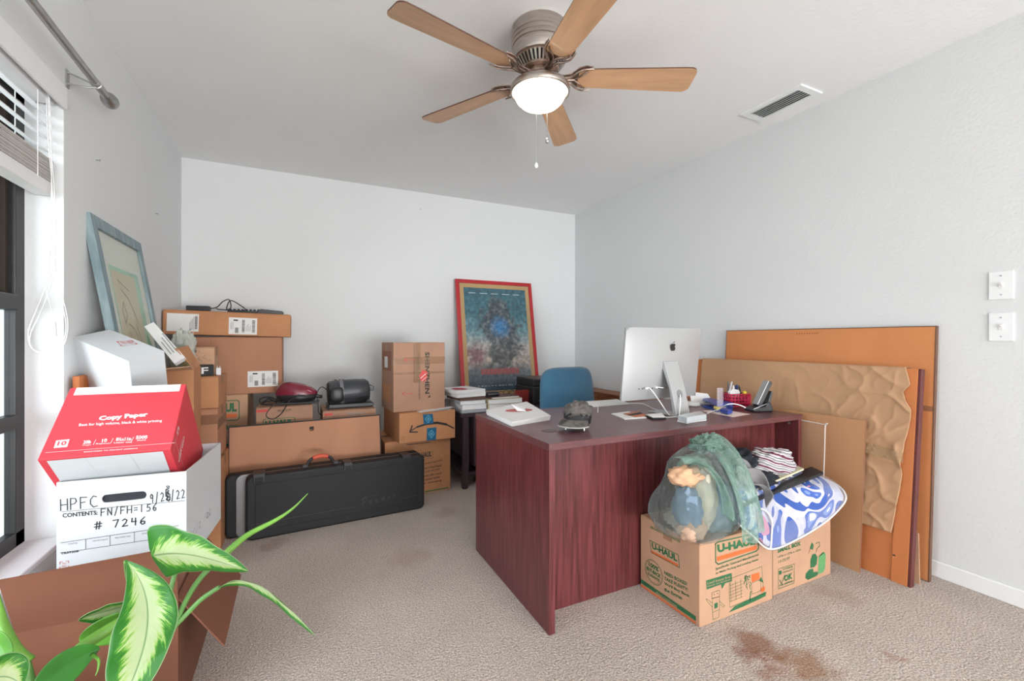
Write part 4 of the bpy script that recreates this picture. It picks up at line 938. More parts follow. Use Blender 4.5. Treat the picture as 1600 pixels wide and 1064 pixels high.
# ---- things on the side table
def pile_sheet(name, lab, cat, x, y, z, w, d, h, rz, m, group=None, curl=0, **k):
    t = thing(name, lab, cat, place(x, y, z, rz), group)
    if cat in ('book',):
        obj('pages', G().box((.004, .004, .002), (w-.002, d-.004, h-.002)), M_paper, t)
        obj('cover', G().box((0, 0, 0), (w, d, .002)).box((0, 0, h-.002), (w, d, h)).box((0, 0, .002), (.003, d, h-.002)), m, t)
    else:
        g = G()
        nl = max(1, int(h/.004)); rn = random.Random(int(x*1000+z*999))
        if h > .006:
            for i in range(nl):
                dx, dy = rn.uniform(-.003, .003), rn.uniform(-.003, .003); g.box((dx, dy, h*i/nl), (w+dx, d+dy, h*(i+1)/nl-.0003))
        else: g.box((0, 0, 0), (w, d, h))
        obj('sheets', g, m, t)
    return t
Z0 = tz+.0005
M_cream = mat('cream_cover', '#d9c7a4', .6, var=.04); M_brn = mat('brown_leather', '#6f5248', .6, var=.08); M_gryp = mat('grey_cover', '#b9bcc0', .5)
gA, gB = 'papers on the left of the side table', 'books on the side table'
pile_sheet('folder', 'pale grey folder lowest in the left paper pile on the side table', 'folder', 1.085, 3.09, Z0, .19, .26, .025, 2, M_gryp, gA)
pile_sheet('book', 'white book on the grey folder in the left paper pile', 'book', 1.085, 3.085, Z0+.026, .195, .27, .036, 0, M_paper, gA)
pile_sheet('book', 'grey and white book in the middle of the left paper pile', 'book', 1.07, 3.09, Z0+.063, .20, .26, .028, -2, M_gryp, gA)
pile_sheet('leather_folder', 'brown folder in the left paper pile on the side table', 'folder', 1.07, 3.095, Z0+.092, .21, .25, .026, 5, M_brn, gA)
pile_sheet('envelopes', 'stack of white envelopes below the red topped paper', 'paper', 1.045, 3.07, Z0+.119, .235, .25, .03, 8, M_paper, gA)
t = pile_sheet('paper_stack', 'white papers with a dark red label topping the left pile', 'paper', 1.03, 3.05, Z0+.150, .25, .27, .022, 12, M_pw, gA)
p = Print(t, frame((0, 0, .022), (1, 0, 0), (0, 1, 0))); p.flat([(.03, .06), (.08, .03), (.13, .05), (.14, .14), (.09, .19), (.04, .15)], mat('dark_red_label', '#b52a48', .5)); p.done({'dark_red_label': 'red_label'})
xb, yb = 1.29, 3.08
pile_sheet('book', 'white hardback at the bottom of the cream book pile', 'book', xb-.01, yb, Z0, .30, .25, .018, 0, M_paper, gB)
pile_sheet('book', 'lower thick cream book in the pile beside the poster', 'book', xb+.005, yb+.004, Z0+.019, .285, .24, .036, 3, M_cream, gB)
pile_sheet('book', 'upper thick cream book in the pile beside the poster', 'book', xb, yb, Z0+.056, .285, .23, .034, -1, M_cream, gB)
pile_sheet('notebook', 'brown notebook lying on the cream books', 'book', xb+.03, yb+.01, Z0+.091, .24, .2, .014, 2, M_brn, gB)
t = thing('black_pouch', 'small black pouch lying on the cream books', 'pouch', place(xb+.055, yb+.06, Z0+.1065)); obj('body', G().blob((0, 0, .018), (.055, .035, .02), .05, 2, 1, flat=.0, e=.6), M_black, t, smooth=True)
obj('zip', G().tube([(-.045, -.033, .02), (0, -.037, .022), (.045, -.033, .02)], .0018, 6), M_steel, t, smooth=True)
t = thing('eyeglasses', 'dark framed eyeglasses standing on the cream book pile', 'glasses', place(xb+.17, yb+.05, Z0+.1065))
for s in (0, 1): obj('rim', G().tube([(.03*s*1.6+.022*math.cos(a), 0, .024+.018*math.sin(a)) for a in [2*math.pi*k/14 for k in range(15)]], .002, 6, cat=0), M_blackm, t, smooth=True)
obj('temple', G().tube([(-.022, 0, .03), (-.03, .05, .028), (-.032, .1, .002)], .002, 6), M_blackm, t); obj('temple', G().tube([(.07, 0, .03), (.078, .05, .028), (.08, .1, .002)], .002, 6), M_blackm, t)
pr_ = thing('printer', 'black printer on the side table behind the office chair', 'printer', place(1.76, 3.24, Z0))
obj('body', G().box((0, 0, 0), (.40, .34, .15)), M_black, pr_, bevel=.012); obj('lid', G().box((.005, .01, .151), (.395, .33, .215)), M_black, pr_, bevel=.01)
obj('paper_tray', G().box((.05, -.07, .03), (.35, .0, .04)), M_dg, pr_, bevel=.003); obj('control_panel', G().box((.1, -.004, .09), (.3, .002, .13)), M_dg, pr_); 
t = thing('book', 'red book standing in front of the poster beside the printer', 'book', place(1.63, 3.30, Z0)); obj('cover', G().box((0, 0, 0), (.12, .003, .12)).box((0, .017, 0), (.12, .02, .12)).box((0, .003, 0), (.003, .017, .12)), mat('red_book', '#8e2f2a', .5), t); obj('pages', G().box((.003, .0035, .003), (.117, .0165, .117)), M_cream, t)
cb = thing('low_cabinet', 'low reddish brown wooden cabinet along the right wall behind the computer', 'cabinet', place(2.47, 2.5, 0))
M_cab = mat('cabinet_wood', '#98603c', .5, vs=6, stretch=(.8, .8, 8), col2='#7d4a2c')
obj('carcass', G().box((.005, 0, 0), (.19, 1.2, .607)), M_cab, cb, bevel=.002); obj('cabinet_top', G().box((-.005, -.005, .607), (.195, 1.205, .627)), M_cab, cb, bevel=.002)
for k in range(3):
    o = obj('door', G().box((-.006, .01+.4*k, .02), (.005, .395+.4*k, .595)), M_cab, cb, bevel=.003); obj('knob', G().blob((-.014, .36+.4*k, .4), (.01, .01, .01), 0, n=12, m=8), M_nickd, o, smooth=True)

# ================================================================= ON THE DESK
def qslab(name, pxs, z0, z1, m, parent, **k):
    q = [on(x, y, Z=z1) for x, y in pxs]
    return obj(name, G().hexa([Vector((p.x, p.y, z0)) for p in q], q), m, parent, world=True, **k)
ZD = DZ+.0004
sp = thing('paper_pile', 'pile of white papers with a red oval print at the left end of the desk', 'paper', place(1.0, 2.0, ZD))
base_q = [(760, 645.5), (800, 664), (860, 654), (823, 632)]
for k in range(6):
    j = [(x+random.uniform(-.8, .8), y-.0+random.uniform(-.3, .3)-k*1.15) for x, y in base_q]
    qslab('sheet', [(x, y+k*1.15) for x, y in j] if False else j, ZD+k*.0042, ZD+(k+1)*.0042-.0004, M_paper if k < 5 else M_pw, sp)
zt_ = ZD+6*.0042
c0 = on(811, 640, Z=zt_)
g = G(); n = 36
g.add([(c0.x+.075*math.cos(2*math.pi*k/n), c0.y+.05*math.sin(2*math.pi*k/n), zt_+.0006) for k in range(n)], [list(range(n))]); obj('red_oval', g, mat('oval_red', '#cf6a66', .5, var=.08, vs=80), sp, world=True)
a = [on(808, 641, Z=zt_+.001), on(822, 642, Z=zt_+.001)]; v = Vector((-.01, .05, .028))
obj('folded_card', G().hexa([a[0], a[1], a[1]+Vector((.02, .06, .012)), a[0]+v], [p+Vector((0, 0, .0012)) for p in (a[0], a[1], a[1]+Vector((.02, .06, .012)), a[0]+v)]), M_pw, sp, world=True)
# cap
M_cap = mat('cap_tweed', '#6e6862', .9, vs=26, col2='#3d3936', bump=.6, bs=60)
c = on(915, 672, Z=DZ)
cap = thing('flat_cap', 'grey brown crumpled cap with a stiff brim near the front edge of the desk', 'cap', place(c.x+.0, c.y+.06, ZD, -42))
g = G(); g.blob((0, 0, .075), (.062, .07, .042), .22, 3.2, 4, n=48, m=28); 
for i, v in enumerate(g.v): v.x += .02*max(0, v.z-.06)/.05*.3; v.z -= .12*max(0, v.x)*0
obj('crown', g, M_cap, cap, smooth=True)
obj('headband', G().lathe([(.05, .02), (.056, .024), (.061, .05), (.058, .07), (.05, .07)], 32, Matrix.Diagonal((1, 1.1, 1, 1))), M_blackm, cap, smooth=True)
def brim(u, v):
    a = -math.pi*.95+math.pi*.9*u-.35; r = .05+.045*v*math.sin(math.pi*min(1, max(0, u)))**.6
    return Vector((r*math.cos(a)*1.05, r*math.sin(a)*1.1, .047-.012*v-.016*v*v))
obj('brim', G().grid(brim, 24, 6), M_cap, cap, smooth=True, solid=.004)
obj('brim_edge', G().tube([brim(k/16, 1) for k in range(17)], .0028, 6, cat=0), mat('brim_edge', '#a8a49d', .35), cap, smooth=True)
for x, y in ((-.045, -.045), (.035, -.05), (.02, .05), (-.03, .05)): obj('stand_leg', G().tube([(x, y, 0), (x*.9, y*.9, .03)], .004, 8), M_steel if y < 0 else M_black, cap)
obj('stand_plate', G().lathe([(.001, .016), (.045, .016), (.05, .02), (.05, .026), (.001, .026)], 24), M_black, cap, smooth=True, sharp=40)
# keyboard
kq = [(916, 633.5), (987, 630), (973, 626.2), (930, 628)]
ky = thing('keyboard', 'slim white keyboard on the desk beside the computer', 'keyboard', place(1.5, 1.98, ZD))
a, b = on(915, 636, Z=ZD), on(984, 630.5, Z=ZD)
u = (b-a).normalized(); MK = frame(a, u, (0, 0, 1)); L_ = (b-a).length
obj('case', G().add([(0, 0, 0), (L_, 0, 0), (L_, .12, 0), (0, .12, 0), (0, 0, .006), (L_, 0, .006), (L_, .12, .016), (0, .12, .016)], [(0, 3, 2, 1), (4, 5, 6, 7), (0, 1, 5, 4), (1, 2, 6, 5), (2, 3, 7, 6), (3, 0, 4, 7)], MK), M_pw, ky, world=True)
kg = G()
for r_ in range(5):
    for c_ in range(15):
        x = .01+c_*(L_-.02)/15; y = .012+r_*.02; z = .007+.0085*y/.12*1.15
        kg.box((x, y, z), (x+(L_-.02)/15-.003, y+.017, z+.003), MK)
obj('keys', kg, M_label, ky, world=True, kind='stuff')
cs = [on(984, 629, Z=DZ+.012), on(1005, 630, Z=DZ+.006), on(1022, 638, Z=DZ+.004), on(1040, 641, Z=DZ+.004)]
obj('keyboard_cable', G().tube(cs, .0022, 6), M_cable, ky, smooth=True, world=True)
# white cable hanging by the cap
cl = thing('charging_cable', 'short white cable end looping up beside the cap', 'cable', place(*on(933, 642, Z=ZD)))
obj('cable', G().tube([on(920, 634, Z=DZ+.02), on(930, 631.5, Z=DZ+.022), on(934, 634, Z=DZ+.015), on(934, 643, Z=DZ+.004)], .0022, 6), M_cable, cl, smooth=True, world=True)
# papers with orange strip
pc = thing('leaflets', 'small leaflets with an orange strip on the desk between cap and computer', 'paper', place(*on(990, 648, Z=ZD)))
qslab('leaflet', [(955, 645), (976, 653.5), (1010, 651), (982, 641.5)], ZD, ZD+.004, M_pw, pc)
qslab('orange_leaflet', [(974, 645), (992, 650), (1010, 648), (998, 641)], ZD+.0045, ZD+.007, mat('orange_leaflet', '#b9683f', .5, var=.1, vs=50), pc)
qslab('dark_strip', [(980, 647), (988, 647.5), (1004, 645), (1000, 642.5)], ZD+.0075, ZD+.009, M_ink, pc)
ph_ = thing('smartphone', 'flat white edged phone lying at the foot of the computer', 'phone', place(*on(1025, 650, Z=ZD)))
qslab('body', [(1009, 648), (1020, 652.5), (1041, 652), (1036, 645)], ZD, ZD+.008, M_blackm, ph_, bevel=.002); qslab('screen_cover', [(1009.5, 646.5), (1020.5, 651), (1040, 650.5), (1034, 644)], ZD+.0082, ZD+.010, M_paper, ph_)
# computer
zb = .79
Mi = frame((1.462, 1.775, zb), (1, .03, 0), (0, 0, 1)); Tt = Matrix.Rotation(R(6), 4, 'X')
im = thing('desktop_computer', 'silver all-in-one desktop computer with a dark fruit logo seen from behind', 'computer', Mi)
IW, IH = .535, .375
vs = []; g = G(); nu, nv = 26, 18
oR = rrect(0, 0, IW, IH, .012, 4)
def bulge(u, v):
    x = IW*u; z = IH*v; e = (1-(2*u-1)**2)*(1-(2*v-1)**2); return Vector((x, -.006-.03*e**.8, z))
g.grid(bulge, nu, nv); obj('rear_shell', g, M_alum, im, smooth=True, T=Tt)
obj('edge_frame', G().prism(oR, -.006, .006), M_alum, im, T=Tt); obj('screen_glass', G().prism(rrect(.002, .002, IW-.002, IH-.002, .01, 4), .006, .009), M_blackm, im, T=Tt)
obj('screen_chin', G().box((.004, .0085, .003), (IW-.004, .0095, .055)), M_alum, im, T=Tt)
p = Print(im, Tt, .0335)
cx_, cz_ = p.loc(1044, 539.5); s_ = .0215
body = [(0, .62), (.25, .72), (.55, .68), (.8, .45), (.62, .2), (.6, -.1), (.85, -.42), (.68, -.8), (.42, -1.05), (.15, -.98), (0, -.95), (-.15, -.98), (-.42, -1.05), (-.7, -.75), (-.88, -.2), (-.85, .3), (-.6, .66), (-.3, .72)]
M_lg = mat('logo_black', '#2b2c2e', .25)
p.flat([(cx_+x*s_, cz_+z*s_) for x, z in body], M_lg); p.flat([(cx_+x*s_, cz_+z*s_) for x, z in ((.02, .8), (.05, 1.05), (.35, 1.35), (.38, 1.1), (.2, .85))], M_lg)
p.done({'logo_black': 'logo'})
gp = G()
for k in range(9): gp.tube([(.10+.022*k+(.03 if k > 6 else 0), bulge((.10+.022*k+(.03 if k > 6 else 0))/IW, .165).y-.0008, .062), (.10+.022*k+(.03 if k > 6 else 0), -.01, .062)], .004, 8)
obj('ports', gp, M_dg, im, T=Tt)
obj('memory_door', G().box((.2, -.012, .012), (.33, -.008, .02)), M_alum, im, T=Tt)
# stand in computer coordinates; foot reaches the desk
zf = ZD-zb
sx0, sx1 = IW/2-.03, IW/2+.062
a0 = p.loc(1032, 571)
x0_ = .235; w_ = .075
Tst = frame((0, 0, 0), (0, 1, 0), (0, 0, 1))
prof2 = [(-.045, .20), (-.062, .198), (-.112, .06), (-.142, zf+.014), (-.142, zf+.004), (-.134, zf), (.05, zf), (.05, zf+.005), (-.122, zf+.008), (-.098, .06), (-.045, .178)]
g = G(); n = len(prof2)
def stx(x, s): return x
vsA = [(x0_-.002*0, y, z) for y, z in prof2]; vsB = [(x0_+.098, y, z) for y, z in prof2]
g.add(vsA+vsB, [list(range(n)), list(range(2*n-1, n-1, -1))]+[(i, (i+1) % n, (i+1) % n+n, i+n) for i in range(n)])
obj('stand', g, M_alum, im, bevel=.0015)
obj('hinge', G().box((x0_+.005, -.06, .17), (x0_+.09, -.04, .198)), M_dg, im)
# cable hole on the arm
hcz = .035; hy = -.112-(.06-hcz)/(.06-zf-.014)*.030
Th = frame((x0_+.05, hy-.0016, hcz), (1, 0, 0), (0, .030, .06-zf-.014))
obj('cable_hole', G().lathe([(.001, 0), (.0185, 0), (.0185, .001), (.001, .001)], 28, Th @ Matrix.Rotation(R(90), 4, 'X') @ Matrix.Diagonal((1, 1.1, 1, 1))), mat('hole_grey', '#7f8080', .5), im)
cbls = [[(.135, -.04, .063), (.15, -.055, .06), (.19, -.075, .0), (.225, -.09, zf+.02), (.236, -.1, zf+.003)],
        [(.282, -.125, .03), (.262, -.145, .0), (.245, -.155, -.04), (.238, -.157, zf+.006), (.215, -.15, zf+.004), (.16, -.14, zf+.004)],
        [(.205, -.036, .064), (.22, -.045, .064), (.235, -.06, .062)]]
for c_ in cbls: obj('white_cable', G().tube(c_, .0028, 6), M_cable, im, smooth=True)
for q in ((.135, -.04, .063), (.205, -.036, .064)): obj('cable_plug', G().box((q[0]-.007, q[1]-.008, q[2]-.005), (q[0]+.007, q[1]+.004, q[2]+.005)), M_pw, im, bevel=.001)
# external drive
ed = thing('external_drive', 'clear and silver flat box beside the computer stand on the desk', 'drive', place(*on(1080, 655, Z=ZD)))
qslab('base', [(1058, 655.5), (1073, 658.5), (1104, 654), (1095, 647)], ZD, ZD+.008, M_pw, ed, bevel=.002)
qslab('clear_case', [(1059, 647.5), (1073, 651.5), (1104, 646), (1094, 640.5)], ZD+.0085, ZD+.034, film('drive_case', '#d6dde0', .45, .12, .1, 20), ed, bevel=.003)
qslab('inner_board', [(1064, 649), (1074, 651.5), (1098, 647.5), (1091, 643)], ZD+.014, ZD+.026, M_steel, ed)
ms = thing('mouse', 'white computer mouse on the desk behind the computer stand', 'mouse', place(*on(1080, 632.5, Z=ZD)))
obj('shell', G().blob((0, 0, .008), (.035, .055, .016), 0, flat=0, e=.8, n=28, m=16), M_pw, ms, smooth=True); obj('scroll_ball', G().blob((0, .03, .021), (.005, .005, .004), 0, n=10, m=6), M_label, ms, smooth=True)
# papers right
pt_ = thing('note_paper', 'pinkish white note paper lying near the front right of the desk', 'paper', place(*on(1130, 645, Z=ZD)))
qslab('sheet', [(1096, 641), (1145, 650.5), (1172, 646), (1125, 638)], ZD, ZD+.001, mat('pink_paper', '#e3cfc8', .6), pt_); qslab('blue_sheet', [(1122, 642), (1138, 645.5), (1146, 644), (1130, 640.5)], ZD+.0012, ZD+.002, mat('pale_blue_paper', '#9db3c8', .6), pt_)
ww = thing('document_stack', 'white folded documents on the desk behind the computer', 'paper', place(*on(1100, 624, Z=ZD)))
qslab('sheets', [(1072, 628.5), (1078, 626), (1112, 624), (1116, 628)], ZD, ZD+.012, M_paper, ww)
q = [on(1080, 626, Z=ZD+.013), on(1114, 626.5, Z=ZD+.013)]
a_, b_ = q; obj('folded_sheet', G().hexa([a_, b_, b_+Vector((-.01, .03, .045)), a_+Vector((.02, .03, .055))], [p_+Vector((0, .002, 0)) for p_ in (a_, b_, b_+Vector((-.01, .03, .045)), a_+Vector((.02, .03, .055)))]), M_pw, ww, world=True)
# blue tray
bt = thing('desk_tray', 'bright blue open tray on the desk in front of the pink basket', 'tray', place(*on(1120, 636, Z=ZD)))
M_bl = mat('cobalt_plastic', '#2546a0', .35)
qslab('base', [(1096, 633), (1120, 642), (1144, 639), (1112, 631)], ZD, ZD+.004, M_bl, bt)
qslab('top_panel', [(1098, 622), (1121, 631.5), (1144, 629), (1104, 619)], ZD+.024, ZD+.034, M_bl, bt, bevel=.003)
qslab('back_panel', [(1124, 628.5), (1144, 634), (1146, 628), (1128, 624)], ZD+.005, ZD+.03, M_bl, bt)
qslab('side_block', [(1126, 638), (1137, 641), (1144, 639), (1132, 636)], ZD+.005, ZD+.023, M_bl, bt)
ah = thing('acrylic_holder', 'clear acrylic stand behind the blue tray', 'holder', place(*on(1128, 628, Z=ZD)))
M_acr = film('acrylic', '#e9e3ea', .12, .05, 0, edge=.3)
a_ = on(1121, 635, Z=ZD+.0345); u = Vector((.03, -.012, 0))
obj('panel', G().hexa([a_, a_+u, a_+u+Vector((0, 0, .1)), a_+Vector((0, 0, .1))], [p_+Vector((.003, .006, 0)) for p_ in (a_, a_+u, a_+u+Vector((0, 0, .1)), a_+Vector((0, 0, .1)))]), M_acr, ah, world=True, bevel=.001)
obj('base_lip', G().hexa([a_, a_+u, a_+u+Vector((-.01, -.03, 0)), a_+Vector((-.01, -.03, 0))], [p_+Vector((0, 0, .003)) for p_ in (a_, a_+u, a_+u+Vector((-.01, -.03, 0)), a_+Vector((-.01, -.03, 0)))]), M_acr, ah, world=True)
# pink mesh basket with pens
cbk = on(1149, 633, Z=ZD)
pbk = thing('pen_basket', 'pinkish red woven plastic basket full of pens on the desk', 'basket', place(cbk.x, cbk.y, ZD, -15))
M_pk = mat('pink_plastic', '#b92247', .4, var=.08, vs=30)
bw, bd, bh = .062, .045, .068
g = G()
for z in (.0, .018, .036, .054, bh): g.tube([(-bw, -bd, z+.003), (bw, -bd, z+.003), (bw, bd, z+.003), (-bw, bd, z+.003), (-bw, -bd, z+.003)], .0042, 6, cat=0)
obj('band', g, M_pk, pbk, smooth=True)
g = G()
for k in range(13):
    x = -bw+2*bw*k/12
    for y in (-bd, bd): g.tube([(x, y, 0), (x+.004*(-1)**k, y, bh)], .0028, 6, cat=0)
for k in range(1, 9):
    y = -bd+2*bd*k/9
    for x in (-bw, bw): g.tube([(x, y, 0), (x, y+.004*(-1)**k, bh)], .0028, 6, cat=0)
obj('weave', g, M_pk, pbk, smooth=True)
obj('lining', G().box((-bw+.004, -bd+.004, .001), (bw-.004, bd-.004, bh-.012)), mat('basket_inside', '#8f1d3a', .6), pbk)
pens = [(-.045, 0, '#c9c6c6', 'silver'), (-.035, .02, '#6d6d72', 'grey'), (-.02, -.01, '#e8e8ea', 'white'), (-.008, .015, '#9a9aa0', 'pale grey'), (.005, -.01, '#2b3f7a', 'dark blue'), (.016, .01, '#30455f', 'slate blue'), (.03, -.005, '#3a3a3c', 'black')]
for i, (x, y, c_, lab) in enumerate(pens):
    b_ = Vector((x, y, bh-.01)); d_ = Vector((random.uniform(-.25, .3), random.uniform(-.2, .2), 1)).normalized(); l_ = .05+.03*random.random()
    pn = thing('pen', '%s pen standing in the pink basket' % lab, 'pen', MW[pbk.name] @ Matrix.Translation(b_), 'pens in the pink basket')
    obj('barrel', G().tube([(0, 0, 0), d_*l_], .0052, 8, cat=0), mat('pen_'+lab.replace(' ', '_'), c_, .35), pn, smooth=True, sharp=40)
    obj('tip', G().tube([d_*l_, d_*(l_+.012)], .005, 8, cat=0, r2=.002), mat('pen_'+lab.replace(' ', '_'), c_, .35), pn, smooth=True, sharp=40)
er = thing('notepad', 'white crumpled note tucked in the pink basket', 'paper', MW[pbk.name] @ Matrix.Translation((-.025, -.02, bh-.012))); obj('sheet', G().blob((0, 0, .018), (.032, .014, .024), .3, 4, 5, e=.6), M_pw, er)
hl = thing('yellow_marker', 'yellow capped marker in the pink basket', 'pen', MW[pbk.name] @ Matrix.Translation((.046, -.02, bh-.011))); obj('cap', G().blob((0, 0, .016), (.013, .013, .016), 0, n=14, m=10), mat('marker_yellow', '#e0c93c', .4), hl, smooth=True); obj('barrel', G().tube([(.0, 0, .006), (.025, -.01, .01)], .006, 8), M_black, hl)
# cordless phone
cph = on(1183, 641, Z=ZD)
cp_ = thing('cordless_phone', 'black and silver cordless phone upright in its charging cradle', 'phone', place(cph.x, cph.y, ZD, -20))
g = G(); g.prism([(-.05, 0), (.06, 0), (.062, .02), (.05, .05), (.03, .055), (.02, .03), (-.02, .025), (-.05, .012)], -.045, .045); obj('cradle', g, M_black, cp_, bevel=.006)
obj('cradle_rim', G().tube([(-.05, -.04, .014), (-.02, -.043, .028), (.03, -.04, .045)], .0025, 6), M_steel, cp_, smooth=True)
T = Matrix.Translation((-.005, 0, .028)) @ Matrix.Rotation(R(27), 4, 'Y')
hs = obj('handset', G().prism(rrect(-.009, 0, .013, .15, .008, 4), -.024, .024, T), M_dg, cp_, bevel=.003)
obj('handset_face', G().prism(rrect(-.0125, .004, -.008, .148, .002, 3), -.022, .022, T), M_steel, cp_, bevel=.001)
obj('cradle_post', G().prism([(.045, .04), (.062, .03), (.078, .105), (.07, .11)], -.02, .02), M_dg, cp_, bevel=.003)
ncb = thing('network_cable', 'white cable with a yellow plug arching over to the phone cradle', 'cable', place(*on(1122, 636, Z=ZD)))
pq = [on(1055, 655, Z=DZ+.004)]
obj('cable', G().tube([on(1105, 645, Z=DZ+.004), on(1115, 641, Z=DZ+.006), on(1124, 639, Z=DZ+.01), pt(1134, 632, 2.2), pt(1144, 630, 2.2), pt(1156, 632, 2.2), pt(1165, 636, 2.2)], .0028, 6), M_cable, ncb, smooth=True, world=True)
c_ = on(1121, 640, Z=DZ)
obj('yellow_plug', G().blob(c_+Vector((0, 0, .012)), (.02, .014, .011), .35, 4, 1, e=.6, n=16, m=10), mat('yellow_plug', '#e3cf7a', .5), ncb, world=True)
# ================================================================= BOARDS ON THE RIGHT WALL
M_ob = mat('orange_board', '#d28a55', .7, var=.07, vs=3.5, stretch=(1.2, 1, .5), bump=.15, bs=40)
M_obr = mat('orange_board_red', '#cd7d48', .7, var=.08, vs=4)
def board(label, o, top, Lw, Hh, dep, m, name='wooden_board', edge=None, e=.008):
    M = frame(o, (0, -1, 0), Vector(top)-Vector(o)); t = thing(name, label, 'board', M)
    return t
b1 = board('largest orange board leaning on the right wall behind the others', (2.575, 2.10, 0), (2.645, 2.10, 1.165), 0, 0, 0, None)
Lb, Hb = 1.11, 1.166
obj('panel', G().box((0.004, 0, 0.004), (Lb-.004, .018, Hb-.004)), M_ob, b1)
M_ed = mat('dark_board_edge', '#6b4a38', .6)
for a, b in (((0, -.001, 0), (.004, .02, Hb)), ((Lb-.004, -.001, 0), (Lb, .02, Hb)), ((.004, -.001, Hb-.004), (Lb-.004, .02, Hb))): obj('edge', G().box(a, b), M_ed, b1)
p = Print(b1)
for k in range(9): 
    x, z = p.loc(1244+k*4, 520.5-.1*k); p.line([(x, z-.004), (x+.008, z+.004)], .003, mat('rust_mark', '#8b3f22', .7))
p.done({'rust_mark': 'rust_marks'})
x, z = p.loc(1437, 636)
obj('clear_tape', G().box((x-.04, -.0015, z-.012), (Lb-.002, -.0005, z+.012)), M_tape, b1)
b2 = board('orange board with a dark red edge under the brown paper', (2.445, 2.36, 0), (2.545, 2.36, .965), 0, 0, 0, None)
L2_, H2 = 1.345, .97
obj('panel', G().box((0, 0, 0), (L2_, .02, H2)), M_obr, b2, bevel=.001)
obj('red_edge', G().box((L2_, -.004, 0), (L2_+.012, .028, H2+.002)), mat('dark_red_edge', '#5f2a27', .5), b2, bevel=.002)
obj('bottom_strip', G().box((L2_-.06, -.006, 0.0), (L2_, .0, H2)), M_obr, b2, bevel=.001)
p = Print(b2, None, .007)
for x_, y_ in ((1397, 866), (1388, 907)): x, z = p.loc(x_, y_); p.line([(x, z), (x+.006, z+.001)], .006, M_ink)
p.done({'print_black': 'knot'})
# brown paper draped over it
M_bp = mat('brown_wrapping_paper', '#bd9470', .75, var=.05, vs=3, bump=.25, bs=25)
lp = Print(b2)
rightedge = [(1417, 571), (1421, 585), (1425, 600), (1414, 612), (1418, 626), (1427, 640), (1425, 660), (1417, 690), (1411, 720), (1413, 740), (1409, 765), (1404, 790), (1400, 812), (1396, 831)]
re_ = [lp.loc(*q) for q in rightedge]
bot = [lp.loc(*q) for q in ((1349, 806), (1362, 812), (1378, 820), (1390, 829), (1396, 831))]
xl = lp.loc(1096, 600)[0]; zb_ = bot[0][1]
def redge(z):
    for a, b in zip(re_, re_[1:]):
        if b[1] <= z <= a[1] or a[1] <= z <= b[1]:
            t = (z-a[1])/(b[1]-a[1]) if abs(b[1]-a[1]) > 1e-6 else 0; return a[0]+(b[0]-a[0])*t
    return re_[0][0] if z > re_[0][1] else re_[-1][0]
def wrinkle(x, z):
    rg = lambda v_, p_: max(0, 1-abs(noise.noise(v_))*2.2)**p_
    r1 = rg(Vector((x*3+z*2, z*5-x*2, 0)), 6)*.012
    k = max(0, min(1, (x-.75)/.5)); r2 = rg(Vector((x*6+z*4+3, z*5-x*3, 5)), 5)*.014*k+rg(Vector((x*13-z*6, z*11, 8)), 5)*.006*(.3+k)
    return (r1*(.4+.5*k)+r2)*.36
def paper(u, v):
    zt = H2+.004; z = zt-(zt-bot[-1][1])*v
    xr = redge(z); x = xl+(xr-xl)*u
    zz = z
    lowx = .5*0+zb_
    if u < .93 and v > .85: zz = max(z, zb_+.02*0 - .0) if x < bot[0][0] else z
    y = -.012-wrinkle(x, z)*1.3
    return Vector((x, y-.006*v, zz))
pb_ = thing('wrapping_paper', 'crinkled brown wrapping paper draped over the front of the orange board', 'paper', MW[b2.name].copy())
g = G().grid(paper, 200, 110)
obj('sheet', g, M_bp, pb_, smooth=True, solid=.0012)
g = G().grid(lambda u, v: Vector((xl+(redge(H2)-xl)*u, -.012-wrinkle(xl+(redge(H2)-xl)*u, H2+.004)*1.3*(1-v)+.045*v, H2+.004+.004*math.sin(v*3))), 60, 4)
obj('top_fold', g, M_bp, pb_, smooth=True, solid=.0012)
tg = film('shiny_tape', '#dcc39c', .3, .05, .8, 26, edge=.5)
q = [lp.loc(*a) for a in ((1352, 688), (1416, 706), (1416, 722), (1352, 705))]
def tapeg(u, v):
    a = Vector(q[0])*(1-u)+Vector(q[1])*u; b = Vector(q[3])*(1-u)+Vector(q[2])*u; c = a*(1-v)+b*v; return Vector((c.x, -.020-wrinkle(c.x, c.y)*1.3-.005, c.y))
obj('tape', G().grid(tapeg, 30, 4), tg, pb_, smooth=True)
b3 = board('plain tan cardboard sheet leaning in front of the brown paper beside the desk', (2.385, 1.80, 0), (2.437, 1.80, .719), 0, 0, 0, None, name='cardboard_sheet')
obj('sheet', G().box((0, 0, 0), (.626, .006, .715)), mat('kraft_sheet', '#bd8b62', .75, var=.04, vs=3), b3, bevel=.001)
obj('cut_edge', G().box((.626, 0, 0), (.6275, .006, .715)), M_kraft4, b3)
b4 = board('narrow offcut of cardboard standing between the two orange boards', (2.515, 1.25, 0), (2.545, 1.25, .25), 0, 0, 0, None, name='cardboard_offcut')
obj('sheet', G().prism([(0, 0), (.25, 0), (.235, .22), (.2, .24), (0, .25)], 0, .006), M_kraft3, b4)
